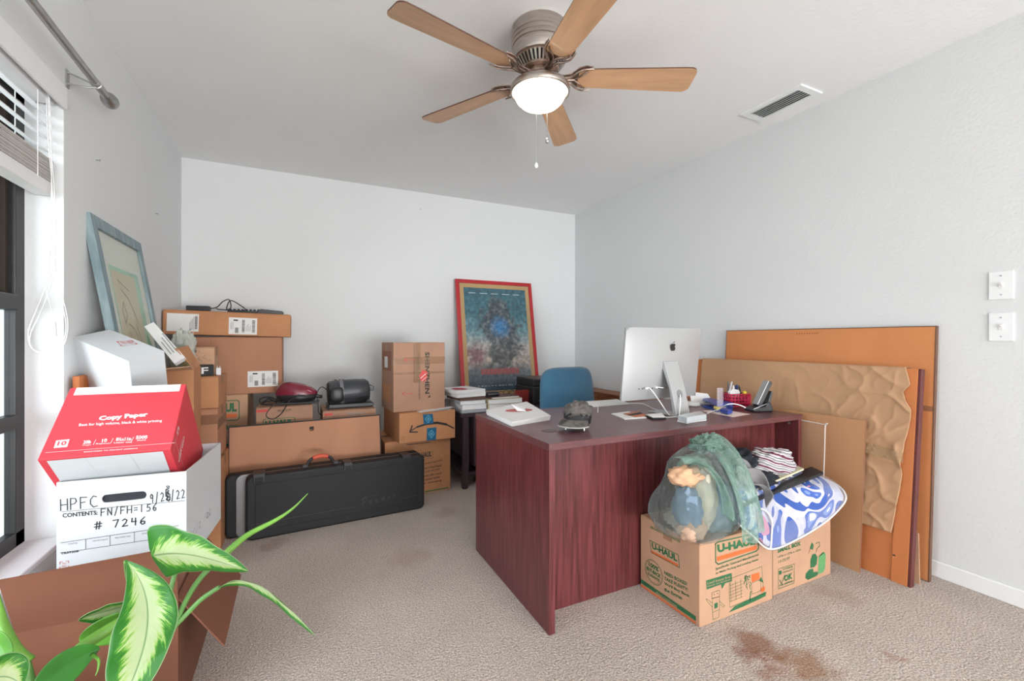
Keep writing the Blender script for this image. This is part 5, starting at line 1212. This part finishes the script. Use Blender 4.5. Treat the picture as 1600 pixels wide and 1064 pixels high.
# clear plastic sleeve
ps_ = thing('plastic_sleeve', 'clear plastic sleeve standing behind the clothes against the cardboard', 'sleeve', frame((2.37, 1.62, .32), (.0, -1, 0), (.05, 0, 1)))
g = G(); obj('film', g.grid(lambda u, v: Vector((.30*u, -.012-.01*math.sin(u*7)*math.sin(v*5), .36*v)), 12, 10), film('sleeve_film', '#efe6dc', .06, .06, .4, 12, edge=.25), ps_, smooth=True)
obj('rim', G().tube([(.30, -.012, 0), (.30, -.012, .33), (.285, -.012, .355), (.0, -.012, .36)], .003, 6), film('sleeve_rim', '#f6f0ea', .45, .1, .2, 20), ps_, smooth=True)

# ================================================================= PRINTED MOVING BOXES
hB = .318
m1 = carton('larger printed moving box with green and orange print, left of the two before the desk', place(1.381, 1.214, 0), .43, .325, hB, M_kraft3, 'moving boxes before the desk', cat='box')
p = Print(m1)
p.linep([(1118, 854), (1117.5, 849), (1121, 846), (1181, 832), (1184.5, 835), (1185, 856), (1181.5, 860), (1122, 880.5), (1118, 877)], .005, M_green, close=True)
p.text3('U-HAUL', (1121, 863), (1180, 849.5), (1120, 850), M_green, bold=.06)
p.polyp([(1119.5, 869), (1182, 851.5), (1182, 857), (1120, 876)], M_orange)
p.text3('Specifically Sized and Manufactured', (1118, 891), (1185, 868), (1117.5, 886), M_green, bold=.015)
p.text3('to Make Packing and Loading Easier', (1118, 897.5), (1185, 875), (1118, 893), M_green, bold=.015)
p.polyp([(1103, 906), (1143, 894), (1143.5, 907), (1133, 910), (1128, 919), (1126, 912), (1104, 920)], M_green)
p.text3('Load boxes first', (1105, 912), (1141, 901.5), (1105, 908), M_kraft3, bold=0, lift=.0005); p.text3('heavy on bottom', (1105, 917), (1141, 906), (1105, 913.5), M_kraft3, bold=0, lift=.0005)
gl = .0016
p.linep([(1112, 925), (1124, 921), (1124, 931), (1112, 934)], gl, M_green, close=True)
for x, y in ((1115, 927), (1120, 925.5)): p.linep([(x, y), (x+1.5, y+1)], .002, M_green)
p.linep([(1113, 934), (1113, 956), (1124, 951), (1124, 931)], gl, M_green, close=True)
p.polyp([(1116, 942), (1121, 940), (1121, 948), (1116, 950)], M_green)
p.linep([(1113, 956), (1114, 967), (1123, 963), (1124, 951)], gl, M_green); p.linep([(1113, 941), (1103, 934), (1105, 939), (1113, 947)], gl, M_green); p.linep([(1124, 938), (1132, 945), (1130, 948), (1125, 943)], gl, M_green)
p.linep([(1141, 903), (1190, 884), (1191, 898), (1193, 926), (1140, 948), (1139, 915)], gl, M_green, close=True)
for k in range(3): p.linep([(1141+k*8, 909-k*3), (1142+k*8, 939-k*3.4)], gl, M_green)
for k in range(6): p.linep([(1140, 914+k*5), (1160, 906+k*5)], gl*.8, M_green)
rr = random.Random(4)
for k in range(26):
    x, y = rr.uniform(1163, 1172), rr.uniform(896, 916); p.linep([(x, y), (x+rr.uniform(-3, 3), y+rr.uniform(1, 5))], .0028, M_green)
p.polyp([(1173.5, 897), (1186, 893), (1187, 903), (1174.5, 909)], M_orange); p.polyp([(1188, 918), (1195, 915), (1195, 921), (1189, 925)], M_orange)
p.linep([(1174, 910), (1188, 904), (1189, 922), (1175, 927)], gl, M_green, close=True); p.polyp([(1186, 906), (1189, 900), (1193, 910)], M_green)
p.polyp([(1138, 956), (1148, 946), (1165, 938), (1172, 935), (1197, 923), (1196, 930), (1180, 938), (1160, 947)], M_green)
p.linep([(1173, 923), (1171, 938)], .005, M_green)
p.done(NMS)
p = Print(m1, leftf(.325))
p.text3('ARCHED-LIFT HANDLES', (1016, 824), (1063, 847), (1016, 820), M_green, bold=.02)
p.linep([(1015.5, 843), (1060, 866), (1062, 886), (1018, 862)], .003, M_green, close=True)
p.text3('U-HAUL', (1019, 856), (1058.5, 877), (1018.5, 846), M_green, bold=.05)
p.polyp([(1018, 859), (1060, 881), (1060, 884.5), (1018, 862)], M_orange)
c = Vector(p.loc(1021.5, 893)); n = 30
p.line([(c.x+.052*math.cos(2*math.pi*k/n), c.y+.05*math.sin(2*math.pi*k/n)) for k in range(n)], .0022, M_green, close=True); p.line([(c.x+.047*math.cos(2*math.pi*k/n), c.y+.045*math.sin(2*math.pi*k/n)) for k in range(n)], .001, M_green, close=True)
p.text('100%', c.x-.03, c.y+.013, c.x+.03, c.y+.034, M_green, bold=.04); p.text('BUY-BACK', c.x-.042, c.y-.008, c.x+.042, c.y+.009, M_green, bold=.05); p.text('GUARANTEE', c.x-.036, c.y-.027, c.x+.036, c.y-.013, M_green, bold=.03)
for k, (s, w_) in enumerate((('NEED BOXES?', 1074), ('TAKE PLENTY!', 1075), ("We'll Buy Back", 1078), ('the Extras.', 1067))):
    y = 896+k*8.6; x = 1038; fr = (w_-x); p.text3(s, (x, y), (w_, y+fr*.52), (x, y-5.5), M_green, bold=.03)
p.polyp([(1001.5, 903), (1087.5, 962), (1087.5, 969.5), (1001.5, 909.5)], M_green)
p.text3('uhaul.com/boxes', (1025, 925), (1058, 948), (1025, 921.5), M_kraft3, bold=.01, lift=.0005)
p.polyp([(1001.5, 911.5), (1087.5, 971), (1087.5, 974), (1001.5, 914.5)], M_orange)
p.done(NMS)
m2 = carton('smaller moving box printed SMALL BOX beside the orange boards', place(1.835, 1.228, 0), .42, .32, hB, M_kraft3, 'moving boxes before the desk', cat='box')
p = Print(m2)
p.text3('SMALL BOX', (1215, 863), (1251, 851), (1215, 856), M_green, bold=.05); p.text3('16⅜ x 12⅝ x 12⅝', (1215.5, 871), (1251, 859), (1215.5, 867.5), M_green, bold=.01); p.text3('1.5 CU FT', (1216, 879), (1234, 873), (1216, 874.5), M_green, bold=.02)
p.linep([(1216, 888), (1241, 880), (1240.5, 910), (1216, 919)], .0022, M_green, close=True)
p.text3('U-HAUL', (1223, 890), (1239, 885), (1223, 887), M_green, bold=.03); p.text3('QUALITY', (1223, 895), (1239, 890), (1223, 892), M_green, bold=.02); p.polyp([(1217, 891), (1221, 890), (1221, 896), (1217, 897)], M_green)
p.linep([(1218, 905), (1221, 911), (1226, 897)], .0035, M_green); p.text3('OK', (1225, 908), (1238, 903), (1225, 898), M_green, bold=.06); p.text3('FOR SHIPPING', (1217.5, 915.5), (1239, 908), (1217.5, 912.5), M_green, bold=.02)
p.polyp([(1258, 902), (1259, 895), (1264, 889), (1270, 887), (1271, 893), (1277, 892), (1278, 896), (1275, 899), (1262, 905)], M_green)
p.polyp([(1266, 886), (1266, 874), (1269, 865), (1274, 864), (1277, 869), (1276, 880), (1272, 885)], M_green)
p.polyp([(1278, 896), (1279, 868), (1286, 861), (1290, 864), (1289, 886), (1286, 893)], mat('print_green_light', '#5f9a62', .6))
p.polyp([(1265, 856), (1268, 846), (1271, 850), (1270, 858)], M_green); p.linep([(1263, 864), (1266, 856)], .004, mat('kraft_red_brown', '#a06a50')); p.linep([(1274, 848), (1280, 846), (1281, 852), (1276, 856), (1275, 862)], .003, M_green); p.linep([(1280, 868), (1287, 862)], .004, M_green)
p.done({**NMS, 'print_green_light': 'pale_green_print', 'kraft_red_brown': 'brown_print'})

# ================================================================= SOFT THINGS ON THE BOXES
def seg(nodes, x): pass
# translucent shopping bag
M_bag = film('green_bag_film', '#b6c2bf', .10, .12, 1.0, 42, edge=.4)
M_bag2 = film('green_bag_film_dense', '#8fb0a2', .42, .14, 1.0, 40, edge=.45)
bg_ = thing('plastic_bag', 'stuffed translucent green plastic bag slumped on the larger moving box', 'bag', place(1.455, 1.30, hB+.001))
g = G()
def bagp(u, v):
    a = 2*math.pi*u; z = .36*v
    pr = [(0, .125), (.08, .175), (.25, .2), (.45, .185), (.62, .155), (.78, .13), (.9, .09), (1, .035)]
    for (t0, r0_), (t1, r1_) in zip(pr, pr[1:]):
        if t0 <= v <= t1: r = r0_+(r1_-r0_)*(v-t0)/(t1-t0); break
    q = Vector((math.cos(a)*1.6, math.sin(a)*1.6, v*3)); r *= 1+.16*noise.noise(q+Vector((4, 2, 9)))+.05*math.sin(a*9+v*5+3*noise.noise(q))*(.3+v)
    x = r*math.cos(a)*.98+.03*v; y = r*math.sin(a)*.80
    if v < .25 and y < -.06: z -= (.25-v)/.25*.035*min(1, (-y-.06)/.06)*0
    y = max(y, -.135 if v < .3 else -.16)
    return Vector((x, y, max(z, .001)))
obj('film', G().grid(bagp, 80, 44), M_bag, bg_, smooth=True)
cont = [((-.08, -.03, .245), (.08, .06, .04), '#d3a784', 'peach_cloth', .25), ((-.10, -.05, .13), (.05, .06, .09), '#8195a8', 'blue_cloth', .2), ((-.03, -.06, .16), (.06, .05, .12), '#c9c1ae', 'cream_cloth', .15),
        ((-.09, -.06, .055), (.06, .05, .05), '#c7a48c', 'tan_cloth', .2), ((.07, -.05, .11), (.09, .07, .1), '#6b8593', 'denim_cloth', .2), ((.03, .03, .2), (.09, .07, .1), '#a6b7a6', 'sage_cloth', .2), ((0, .02, .06), (.12, .08, .055), '#b5aa9c', 'grey_cloth', .3)]
for i, (c_, r_, col, nm, am) in enumerate(cont): obj('bag_content', G().blob(c_, r_, am, 3, i, n=28, m=18, flat=.003), mat(nm, col, .9, var=.15, vs=12), bg_, smooth=True)
# twisted neck of the bag falling forward
def neck(c0, c1, c2, c3, w0, w1, sd):
    def f(u, v):
        t = v; b = ((1-t)**3)*c0+3*((1-t)**2)*t*c1+3*(1-t)*t*t*c2+t**3*c3
        w_ = w0+(w1-w0)*t; s = (u-.5)*2
        d = Vector((.9, .2, .25)) if sd else Vector((.8, -.1, -.5))
        return b+d*s*w_+Vector((0, -.008*math.sin(s*7+v*4)-.03*(1-s*s), .006*math.sin(s*6+sd)))
    return f
obj('draped_neck', G().grid(neck(Vector((.07, .02, .37)), Vector((.12, -.05, .36)), Vector((.10, -.16, .22)), Vector((.11, -.172, .04)), .06, .088, 1), 36, 36), M_bag2, bg_, smooth=True)
obj('draped_handle', G().grid(neck(Vector((-.10, -.02, .30)), Vector((-.05, -.06, .34)), Vector((.02, -.12, .25)), Vector((-.02, -.16, .12)), .035, .02, 0), 16, 24), M_bag2, bg_, smooth=True)
obj('knot', G().blob((.055, -.01, .355), (.075, .05, .035), .5, 4, 7, n=40, m=24), M_bag2, bg_, smooth=True)
# comforter in its zip bag
def floral():
    m = bpy.data.materials.new('floral_quilt'); m.use_nodes = True; nt = m.node_tree; N = nt.nodes; L = nt.links; b = N['Principled BSDF']; b.inputs['Roughness'].default_value = .8
    tc = N.new('ShaderNodeTexCoord'); n = N.new('ShaderNodeTexNoise'); n.inputs['Scale'].default_value = 3.9; n.inputs['Detail'].default_value = 1.2; n.inputs['Distortion'].default_value = 1.6; L.new(tc.outputs['Object'], n.inputs[0])
    cr = N.new('ShaderNodeValToRGB'); cr.color_ramp.interpolation = 'CONSTANT'; L.new(n.outputs[0], cr.inputs[0]); e = cr.color_ramp.elements
    e[0].position = 0; e[0].color = lin('#e2dfe0'); e[1].position = .36; e[1].color = lin('#3a5aa6')
    for p_, c_ in ((.47, '#d2ced4'), (.51, '#c6c4cf'), (.55, '#4464b0'), (.6, '#7c93c6'), (.63, '#eae6e8'), (.70, '#d18ba4')): q = e.new(p_); q.color = lin(c_)
    n2 = N.new('ShaderNodeTexNoise'); n2.inputs['Scale'].default_value = 3.3; n2.inputs['Distortion'].default_value = .9; mp = N.new('ShaderNodeMapping'); mp.inputs['Location'].default_value = (1.3, 4, .5); L.new(tc.outputs['Object'], mp.inputs[0]); L.new(mp.outputs[0], n2.inputs[0])
    c2 = N.new('ShaderNodeValToRGB'); c2.color_ramp.interpolation = 'CONSTANT'; L.new(n2.outputs[0], c2.inputs[0]); e = c2.color_ramp.elements; e[0].color = (0, 0, 0, 1); e[1].position = .63; e[1].color = (1, 1, 1, 1)
    mx = N.new('ShaderNodeMix'); mx.data_type = 'RGBA'; L.new(c2.outputs[0], mx.inputs[0]); L.new(cr.outputs[0], mx.inputs[6]); mx.inputs[7].default_value = lin('#cf8fa3'); L.new(mx.outputs[2], b.inputs['Base Color'])
    n3 = N.new('ShaderNodeTexNoise'); n3.inputs['Scale'].default_value = 18; L.new(tc.outputs['Object'], n3.inputs[0]); bp = N.new('ShaderNodeBump'); bp.inputs['Distance'].default_value = .02; bp.inputs['Strength'].default_value = .5; L.new(n3.outputs[0], bp.inputs['Height']); L.new(bp.outputs[0], b.inputs['Normal'])
    return m
M_fl = floral()
ringp = [pt(1138, 778, 1.86), pt(1150, 812, 1.83), pt(1176, 836, 1.81), pt(1204, 857, 1.795), pt(1245, 842, 1.86), pt(1285, 818, 1.93), pt(1310, 796, 1.97), pt(1322, 776, 2.0), pt(1308, 757, 2.08), pt(1270, 742, 2.14), pt(1215, 738, 2.14), pt(1165, 748, 2.0)]
qc = pt(1222, 786, 1.97)
qt = thing('bagged_quilt', 'blue white and pink floral quilt in a clear zip bag with white piping', 'bedding', Matrix.Translation(qc))
def ring(u):
    n = len(ringp); t = (u % 1)*n; i = int(t); t -= i; a, b, c, d = (ringp[(i+k) % n] for k in (-1, 0, 1, 2))
    return .5*((2*b)+(c-a)*t+(2*a-5*b+4*c-d)*t*t+(3*b-a-3*c+d)*t**3)
def quilt(h, s, top, sd):
    def f(u, v):
        p_ = qc+(ring(u)-qc)*v*s; k = (1-v**3.2)
        q_ = p_*5+Vector((sd, 0, 0)); nz = noise.noise(q_)*.022*k+noise.noise(q_*2.6)*.008*k
        if top: p_ = p_+Vector((-.02, -.06, .80)).normalized()*(h*k**.6+nz)
        else:
            p_ = p_-Vector((0, .1, 1))*.05*k**.6
        if p_.y > 1.215: p_.z = max(p_.z, hB+.002+(0.0015 if top else 0))
        return p_
    return f
g = G().grid(quilt(.062, .96, True, 0), 96, 28).grid(quilt(.05, .96, False, 0), 96, 14); obj('quilt', g, M_fl, qt, smooth=True, world=True)
g = G().grid(quilt(.070, 1.0, True, 3), 96, 28).grid(quilt(.055, 1.0, False, 0), 96, 14); obj('clear_bag', g, film('quilt_bag', '#e7e9f2', .05, .05, 1.0, 22, edge=.3), qt, smooth=True, world=True)
obj('piping', G().tube([ring(k/96) for k in range(97)], .0036, 8, cat=0), M_pw, qt, smooth=True, world=True)
fq = quilt(.072, 1.0, True, 3)
u3 = 3/12
obj('piping', G().tube([fq(.985, .97), fq(.04, .86), fq(.10, .74), fq(.16, .64), fq(.2, .64), fq(.235, .72), fq(.245, .86), ring(u3)], .0038, 8), M_pw, qt, smooth=True, world=True)
# trays

def qs(name, pts, th, m, parent, **k):
    return obj(name, G().hexa(pts, [p_+Vector((0, 0, th)) for p_ in pts]), m, parent, world=True, **k)
tr = thing('clipboard_tray', 'black flat tray with pale papers sandwiched under the clothes', 'tray', Matrix.Translation(pt(1215, 765, 2.0)))
a_ = [pt(1143, 778, 1.90), pt(1162, 792, 1.84), pt(1287, 741, 2.03), pt(1268, 732, 2.14)]
qs('tray', a_, .014, M_black, tr, bevel=.003)
b_ = [pt(1143, 771, 1.90), pt(1156, 777, 1.862), pt(1256, 733.5, 2.05), pt(1246, 729, 2.12)]
qs('paper_bundle', b_, .008, mat('cream_paper', '#d6cfb0', .7), tr); 
# clothes
def cloth(g, name, m, t, **k): return obj(name, g, m, t, smooth=True, world=True, **k)
M_strp = bpy.data.materials.new('striped_knit'); M_strp.use_nodes = True; nt = M_strp.node_tree; N = nt.nodes; L = nt.links; b = N['Principled BSDF']; b.inputs['Roughness'].default_value = .9
tc = N.new('ShaderNodeTexCoord'); nn = N.new('ShaderNodeTexNoise'); nn.inputs['Scale'].default_value = 5; L.new(tc.outputs['Object'], nn.inputs[0]); sp_ = N.new('ShaderNodeSeparateXYZ'); L.new(tc.outputs['Object'], sp_.inputs[0])
def mth2(op, a, b_=None):
    m = N.new('ShaderNodeMath'); m.operation = op
    for i, v in enumerate((a, b_)):
        if v is None: continue
        if isinstance(v, (int, float)): m.inputs[i].default_value = v
        else: L.new(v, m.inputs[i])
    return m.outputs[0]
ph2 = mth2('FRACT', mth2('ADD', mth2('MULTIPLY', mth2('ADD', mth2('MULTIPLY', sp_.outputs['Z'], 1.0), mth2('MULTIPLY', sp_.outputs['X'], .15)), 33), mth2('MULTIPLY', nn.outputs[0], 2.6)))
cr = N.new('ShaderNodeValToRGB'); cr.color_ramp.interpolation = 'CONSTANT'; L.new(ph2, cr.inputs[0]); e = cr.color_ramp.elements
e[0].position = 0; e[0].color = lin('#6d2b44'); e[1].position = .2; e[1].color = lin('#d8d3d4')
for p_, c_ in ((.35, '#8e8b90'), (.55, '#dcd8d8'), (.7, '#55535a'), (.8, '#cfcbcc')): q = e.new(p_); q.color = lin(c_)
L.new(cr.outputs[0], b.inputs['Base Color'])
c_ = pt(1202, 724, 2.10)
sh_ = thing('striped_garment', 'grey white and maroon striped knit garment bunched on the pile of clothes', 'clothing', Matrix.Translation(c_))
g = G().blob(c_, (.135, .09, .075), .25, 2.4, 3, n=60, m=36, fold=(.07, 6, 1, 2)); 
cloth(g, 'fabric', M_strp, sh_); g = G().blob(pt(1164, 711, 2.16), (.035, .03, .025), .35, 3, 8, n=24, m=14); cloth(g, 'bunched_collar', mat('beige_cloth', '#b9ad9b', .9, var=.2, vs=30), sh_)
c_ = pt(1155, 727, 2.08)
jn = thing('dark_trousers', 'crumpled dark navy trousers lying on the pile of clothes', 'clothing', Matrix.Translation(c_))
M_nv = mat('navy_cloth', '#23262f', .9, var=.25, vs=10)
g = G().blob(c_, (.125, .09, .075), .3, 2.2, 5, n=60, m=36, fold=(.09, 7, 1, -2)); g.blob(pt(1190, 748, 1.99), (.085, .05, .03), .35, 3, 6, n=40, m=24, fold=(.08, 8, 1, 1)); cloth(g, 'fabric', M_nv, jn)
c_ = pt(1152, 752, 1.93)
gy = thing('grey_garment', 'soft grey garment draped over the front of the pile of clothes', 'clothing', Matrix.Translation(c_))
M_gy = mat('grey_soft_cloth', '#8d8a8b', .9, var=.06, vs=10)
def gdr(u, v):
    P0, P1, P2, P3 = pt(1150, 738, 1.97), pt(1175, 735, 1.97), pt(1190, 755, 1.92), pt(1196, 775, 1.87)
    t = v; b_ = ((1-t)**3)*P0+3*((1-t)**2)*t*P1+3*(1-t)*t*t*P2+t**3*P3; s = (u-.5)*2
    return b_+Vector((-.03, -.05, -.045))*s*(1-.45*t)+Vector((0, -.012, .014))*math.sin(s*6+v*5)+Vector((0, -.02, .02))*(1-s*s)
cloth(G().grid(gdr, 24, 30), 'draped_sleeve', M_gy, gy, solid=.004)
cloth(G().blob(c_, (.062, .055, .055), .25, 2.0, 2, n=44, m=26, fold=(.05, 5, 1, 2)), 'fabric', M_gy, gy)

# ================================================================= PLANT
def leafmat():
    m = bpy.data.materials.new('variegated_leaf'); m.use_nodes = True; nt = m.node_tree; N = nt.nodes; L = nt.links; b = N['Principled BSDF']; b.inputs['Roughness'].default_value = .38; b.inputs['Coat Weight'].default_value = .15
    uvn = N.new('ShaderNodeUVMap'); uvn.uv_map = 'uv'; s = N.new('ShaderNodeSeparateXYZ'); L.new(uvn.outputs[0], s.inputs[0])
    def mm(op, a, b_=None, c=None):
        k = N.new('ShaderNodeMath'); k.operation = op
        for i, v in enumerate((a, b_, c)):
            if v is None: continue
            if isinstance(v, (int, float)): k.inputs[i].default_value = v
            else: L.new(v, k.inputs[i])
        return k.outputs[0]
    au = mm('ABSOLUTE', mm('MULTIPLY_ADD', s.outputs['X'], 2, -1))
    cb_ = N.new('ShaderNodeCombineXYZ'); L.new(mm('MULTIPLY', s.outputs['X'], 3.0), cb_.inputs[0]); L.new(mm('MULTIPLY', mm('SUBTRACT', s.outputs['Y'], mm('MULTIPLY', au, .22)), 26), cb_.inputs[1])
    n = N.new('ShaderNodeTexNoise'); n.inputs['Scale'].default_value = 1; n.inputs['Detail'].default_value = 5; n.inputs['Roughness'].default_value = .65; L.new(cb_.outputs[0], n.inputs[0])
    f = mm('ADD', au, mm('MULTIPLY_ADD', n.outputs[0], 1.7, -.85))
    endf = mm('MULTIPLY', mm('POWER', mm('ABSOLUTE', mm('MULTIPLY_ADD', s.outputs['Y'], 2, -1)), 3), .55); f = mm('ADD', f, endf)
    cr = N.new('ShaderNodeValToRGB'); L.new(f, cr.inputs[0]); e = cr.color_ramp.elements
    e[0].position = .36; e[0].color = lin('#bccb98'); e[1].position = .76; e[1].color = lin('#2f7a20')
    q = e.new(.55); q.color = lin('#a9c66e'); q = e.new(.62); q.color = lin('#62a52e')
    mid = N.new('ShaderNodeMapRange'); L.new(au, mid.inputs[0]); mid.inputs[1].default_value = .0; mid.inputs[2].default_value = .045; mid.inputs[3].default_value = .9; mid.inputs[4].default_value = 0
    mx = N.new('ShaderNodeMix'); mx.data_type = 'RGBA'; L.new(mid.outputs[0], mx.inputs[0]); L.new(cr.outputs[0], mx.inputs[6]); mx.inputs[7].default_value = lin('#4d8040'); 
    ed = N.new('ShaderNodeMapRange'); L.new(au, ed.inputs[0]); ed.inputs[1].default_value = .965; ed.inputs[2].default_value = .99; ed.inputs[3].default_value = 0; ed.inputs[4].default_value = .8
    m3 = N.new('ShaderNodeMix'); m3.data_type = 'RGBA'; L.new(ed.outputs[0], m3.inputs[0]); L.new(mx.outputs[2], m3.inputs[6]); m3.inputs[7].default_value = lin('#b9cf9c')
    L.new(m3.outputs[2], b.inputs['Base Color'])
    w = N.new('ShaderNodeTexWave'); w.wave_type = 'BANDS'; w.bands_direction = 'Y'; w.inputs['Scale'].default_value = 1.0; w.inputs['Distortion'].default_value = .6; L.new(cb_.outputs[0], w.inputs[0])
    bp = N.new('ShaderNodeBump'); bp.inputs['Strength'].default_value = .25; bp.inputs['Distance'].default_value = .004; L.new(w.outputs[0], bp.inputs['Height']); L.new(bp.outputs[0], b.inputs['Normal'])
    # light passes through the blade
    tr_ = N.new('ShaderNodeBsdfTranslucent'); L.new(m3.outputs[2], tr_.inputs[0]); ms_ = N.new('ShaderNodeMixShader'); ms_.inputs[0].default_value = .25; L.new(b.outputs[0], ms_.inputs[1]); L.new(tr_.outputs[0], ms_.inputs[2]); L.new(ms_.outputs[0], N['Material Output'].inputs[0])
    return m
M_leaf = leafmat(); M_stem = mat('plant_stem', '#5d8a46', .4, var=.12, vs=20, stretch=(1, 1, .2)); M_sheath = mat('young_leaf', '#6c9f3c', .4, var=.2, vs=14)
pl = thing('potted_plant', 'variegated dieffenbachia houseplant in the left foreground', 'plant', place(-.27, .98, 0))
obj('pot', G().lathe([(.001, 0), (.10, 0), (.105, .01), (.135, .24), (.142, .24), (.143, .27), (.132, .272), (.128, .245), (.001, .24)], 40), mat('terracotta', '#9a5f48', .7), pl, smooth=True, sharp=35)
obj('soil', G().lathe([(.001, .232), (.125, .232), (.127, .243), (.001, .25)], 30), mat('soil', '#3a2c24', .95, bump=1, bs=60), pl)
def bez(P, t):
    P = list(P)
    while len(P) > 1: P = [a*(1-t)+b_*t for a, b_ in zip(P, P[1:])]
    return P[0]
def leaf(P, wfun, side, up, fold=.25, ripple=.0, m=None, nu=16, nv=36, name='leaf'):
    """P: bezier midrib points (base to tip); side: blade direction; up: blade normal"""
    side = Vector(side).normalized(); up = Vector(up).normalized()
    def f(u, v):
        c = bez(P, v); d = (bez(P, min(1, v+.01))-bez(P, max(0, v-.01))).normalized()
        sd = (side-d*side.dot(d)).normalized(); nrm = sd.cross(d)
        if nrm.dot(up) < 0: nrm = -nrm
        s = (u-.5)*2; w_ = wfun(v, s)
        return c+sd*s*w_+nrm*(fold*abs(s)*w_+ripple*math.sin(v*19+s)*abs(s)*w_)
    return obj(name, G().grid(f, nu, nv, uv=True), m or M_leaf, pl, smooth=True, world=True, solid=.0008)
def oval(w, a=.55, pw_=.9): return lambda v, s: w*(math.sin(math.pi*min(1, max(0, v))**a)**pw_)+.0005
cR = RT; cF = FW; cU = Vector((0, 0, 1))
# big central leaf hanging towards the viewer
leaf([pt(196, 874, .86), pt(250, 930, .82), pt(240, 1010, .74), pt(176, 1125, .68)], oval(.049, 1.3, .8), cR+.15*cF+.12*cU, -cF+.3*cU, fold=.18, ripple=.05)
# upper leaf, its blade reaching to the right
def w1(v, s): 
    base = .068*(1-v)**.72*(1-math.exp(-(v+.006)*48))
    return base*(1.0 if s > 0 else .86)+.0004
leaf([pt(237, 868, .93), pt(285, 856, .93), pt(330, 872, .92), pt(388, 891, .90)], w1, cU+.12*cR-.12*cF, cU-.7*cF, fold=-.10, ripple=.05)
# drooping narrow leaf on the right
leaf([pt(342, 917, .95), pt(392, 884, .95), pt(440, 935, .90), pt(492, 991, .86)], lambda v, s: .0125*math.sin(math.pi*min(1, v*.96+.04))**.6+.0003, cU*.6+.5*cR-.5*cF, cR-cF, fold=.5, ripple=.1)
# folded leaf left of centre
leaf([pt(222, 938, .92), pt(190, 948, .90), pt(155, 955, .88), pt(122, 968, .86)], oval(.026, .8, .7), cU+.2*cR-.5*cF, -cF+.5*cU, fold=.3, ripple=.05)
leaf([pt(215, 965, .90), pt(190, 975, .88), pt(155, 988, .86), pt(124, 1000, .85)], oval(.034, .8, .6), cU+.3*cR-.1*cF, -cF, fold=.1, m=mat('leaf_plain_green', '#558f2e', .4, var=.2, vs=16))
obj('rolled_leaf', G().tube([pt(208, 955, .87), pt(180, 975, .85), pt(150, 995, .83), pt(122, 1014, .81), pt(105, 1030, .80)], lambda t: .0015+.009*math.sin(math.pi*(.15+.7*t))**1.2, 10), M_sheath, pl, smooth=True, world=True)
# lower left leaf with a curled tip
leaf([pt(50, 1085, .70), pt(90, 1045, .74), pt(125, 1022, .77), pt(156, 1012, .79)], oval(.028, .7, .7), cU-.3*cR-.5*cF, -cF+.6*cU, fold=.25, m=mat('leaf_deep_green', '#35782c', .35, var=.25, vs=10))
obj('curled_tip', G().tube([pt(144, 1022, .78), pt(154, 1030, .77), pt(153, 1045, .765), pt(149, 1055, .76)], .0035, 6, r2=.0006), M_sheath, pl, smooth=True, world=True)
leaf([pt(-25, 985, .70), pt(5, 1000, .70), pt(12, 1020, .70), pt(5, 1045, .69)], oval(.02, .8, .7), cR, -cF, fold=.2, m=mat('leaf_plain_green', '#558f2e'))
leaf([pt(-40, 1080, .62), pt(-10, 1050, .64), pt(15, 1050, .66), pt(35, 1070, .66)], oval(.03, .8, .6), cU+.3*cF, cU-cF, fold=.2)
# stems
hub = pt(272, 978, .92)
def stem(pts, r, r2, m=M_stem, nm='stem'): return obj(nm, G().tube(pts, r, 10, r2=r2), m, pl, smooth=True, world=True)
root = Vector((-.27, .98, .245))
stem([root, pt(212, 1110, .95), pt(243, 1030, .93), hub], .012, .0065)
stem([hub, pt(262, 945, .93), pt(268, 915, .95), pt(278, 880, .97)], .0055, .0045)
stem([hub, pt(292, 935, .96), pt(315, 900, 1.0), pt(350, 866, 1.04)], .005, .006)
stem([pt(347, 869, 1.035), pt(385, 836, 1.06), pt(430, 812, 1.08), pt(458, 793, 1.09), pt(481, 770, 1.10)], .0085, .0008, M_sheath, 'young_leaf')
stem([hub, pt(292, 958, .94), pt(315, 935, .95), pt(343, 916, .95)], .0055, .0045)
stem([root, pt(205, 1110, .9), pt(222, 1010, .92), pt(200, 900, .90), pt(196, 876, .865)], .008, .003)
stem([root, pt(190, 1120, .88), pt(215, 1020, .91), pt(222, 945, .92)], .007, .004)
stem([root, pt(90, 1130, .8), pt(55, 1080, .74), pt(40, 1030, .73)], .009, .0055)
stem([pt(44, 1034, .73), pt(25, 1015, .73), pt(5, 975, .74), pt(-8, 930, .75)], .010, .006, M_sheath, 'stem_sheath')
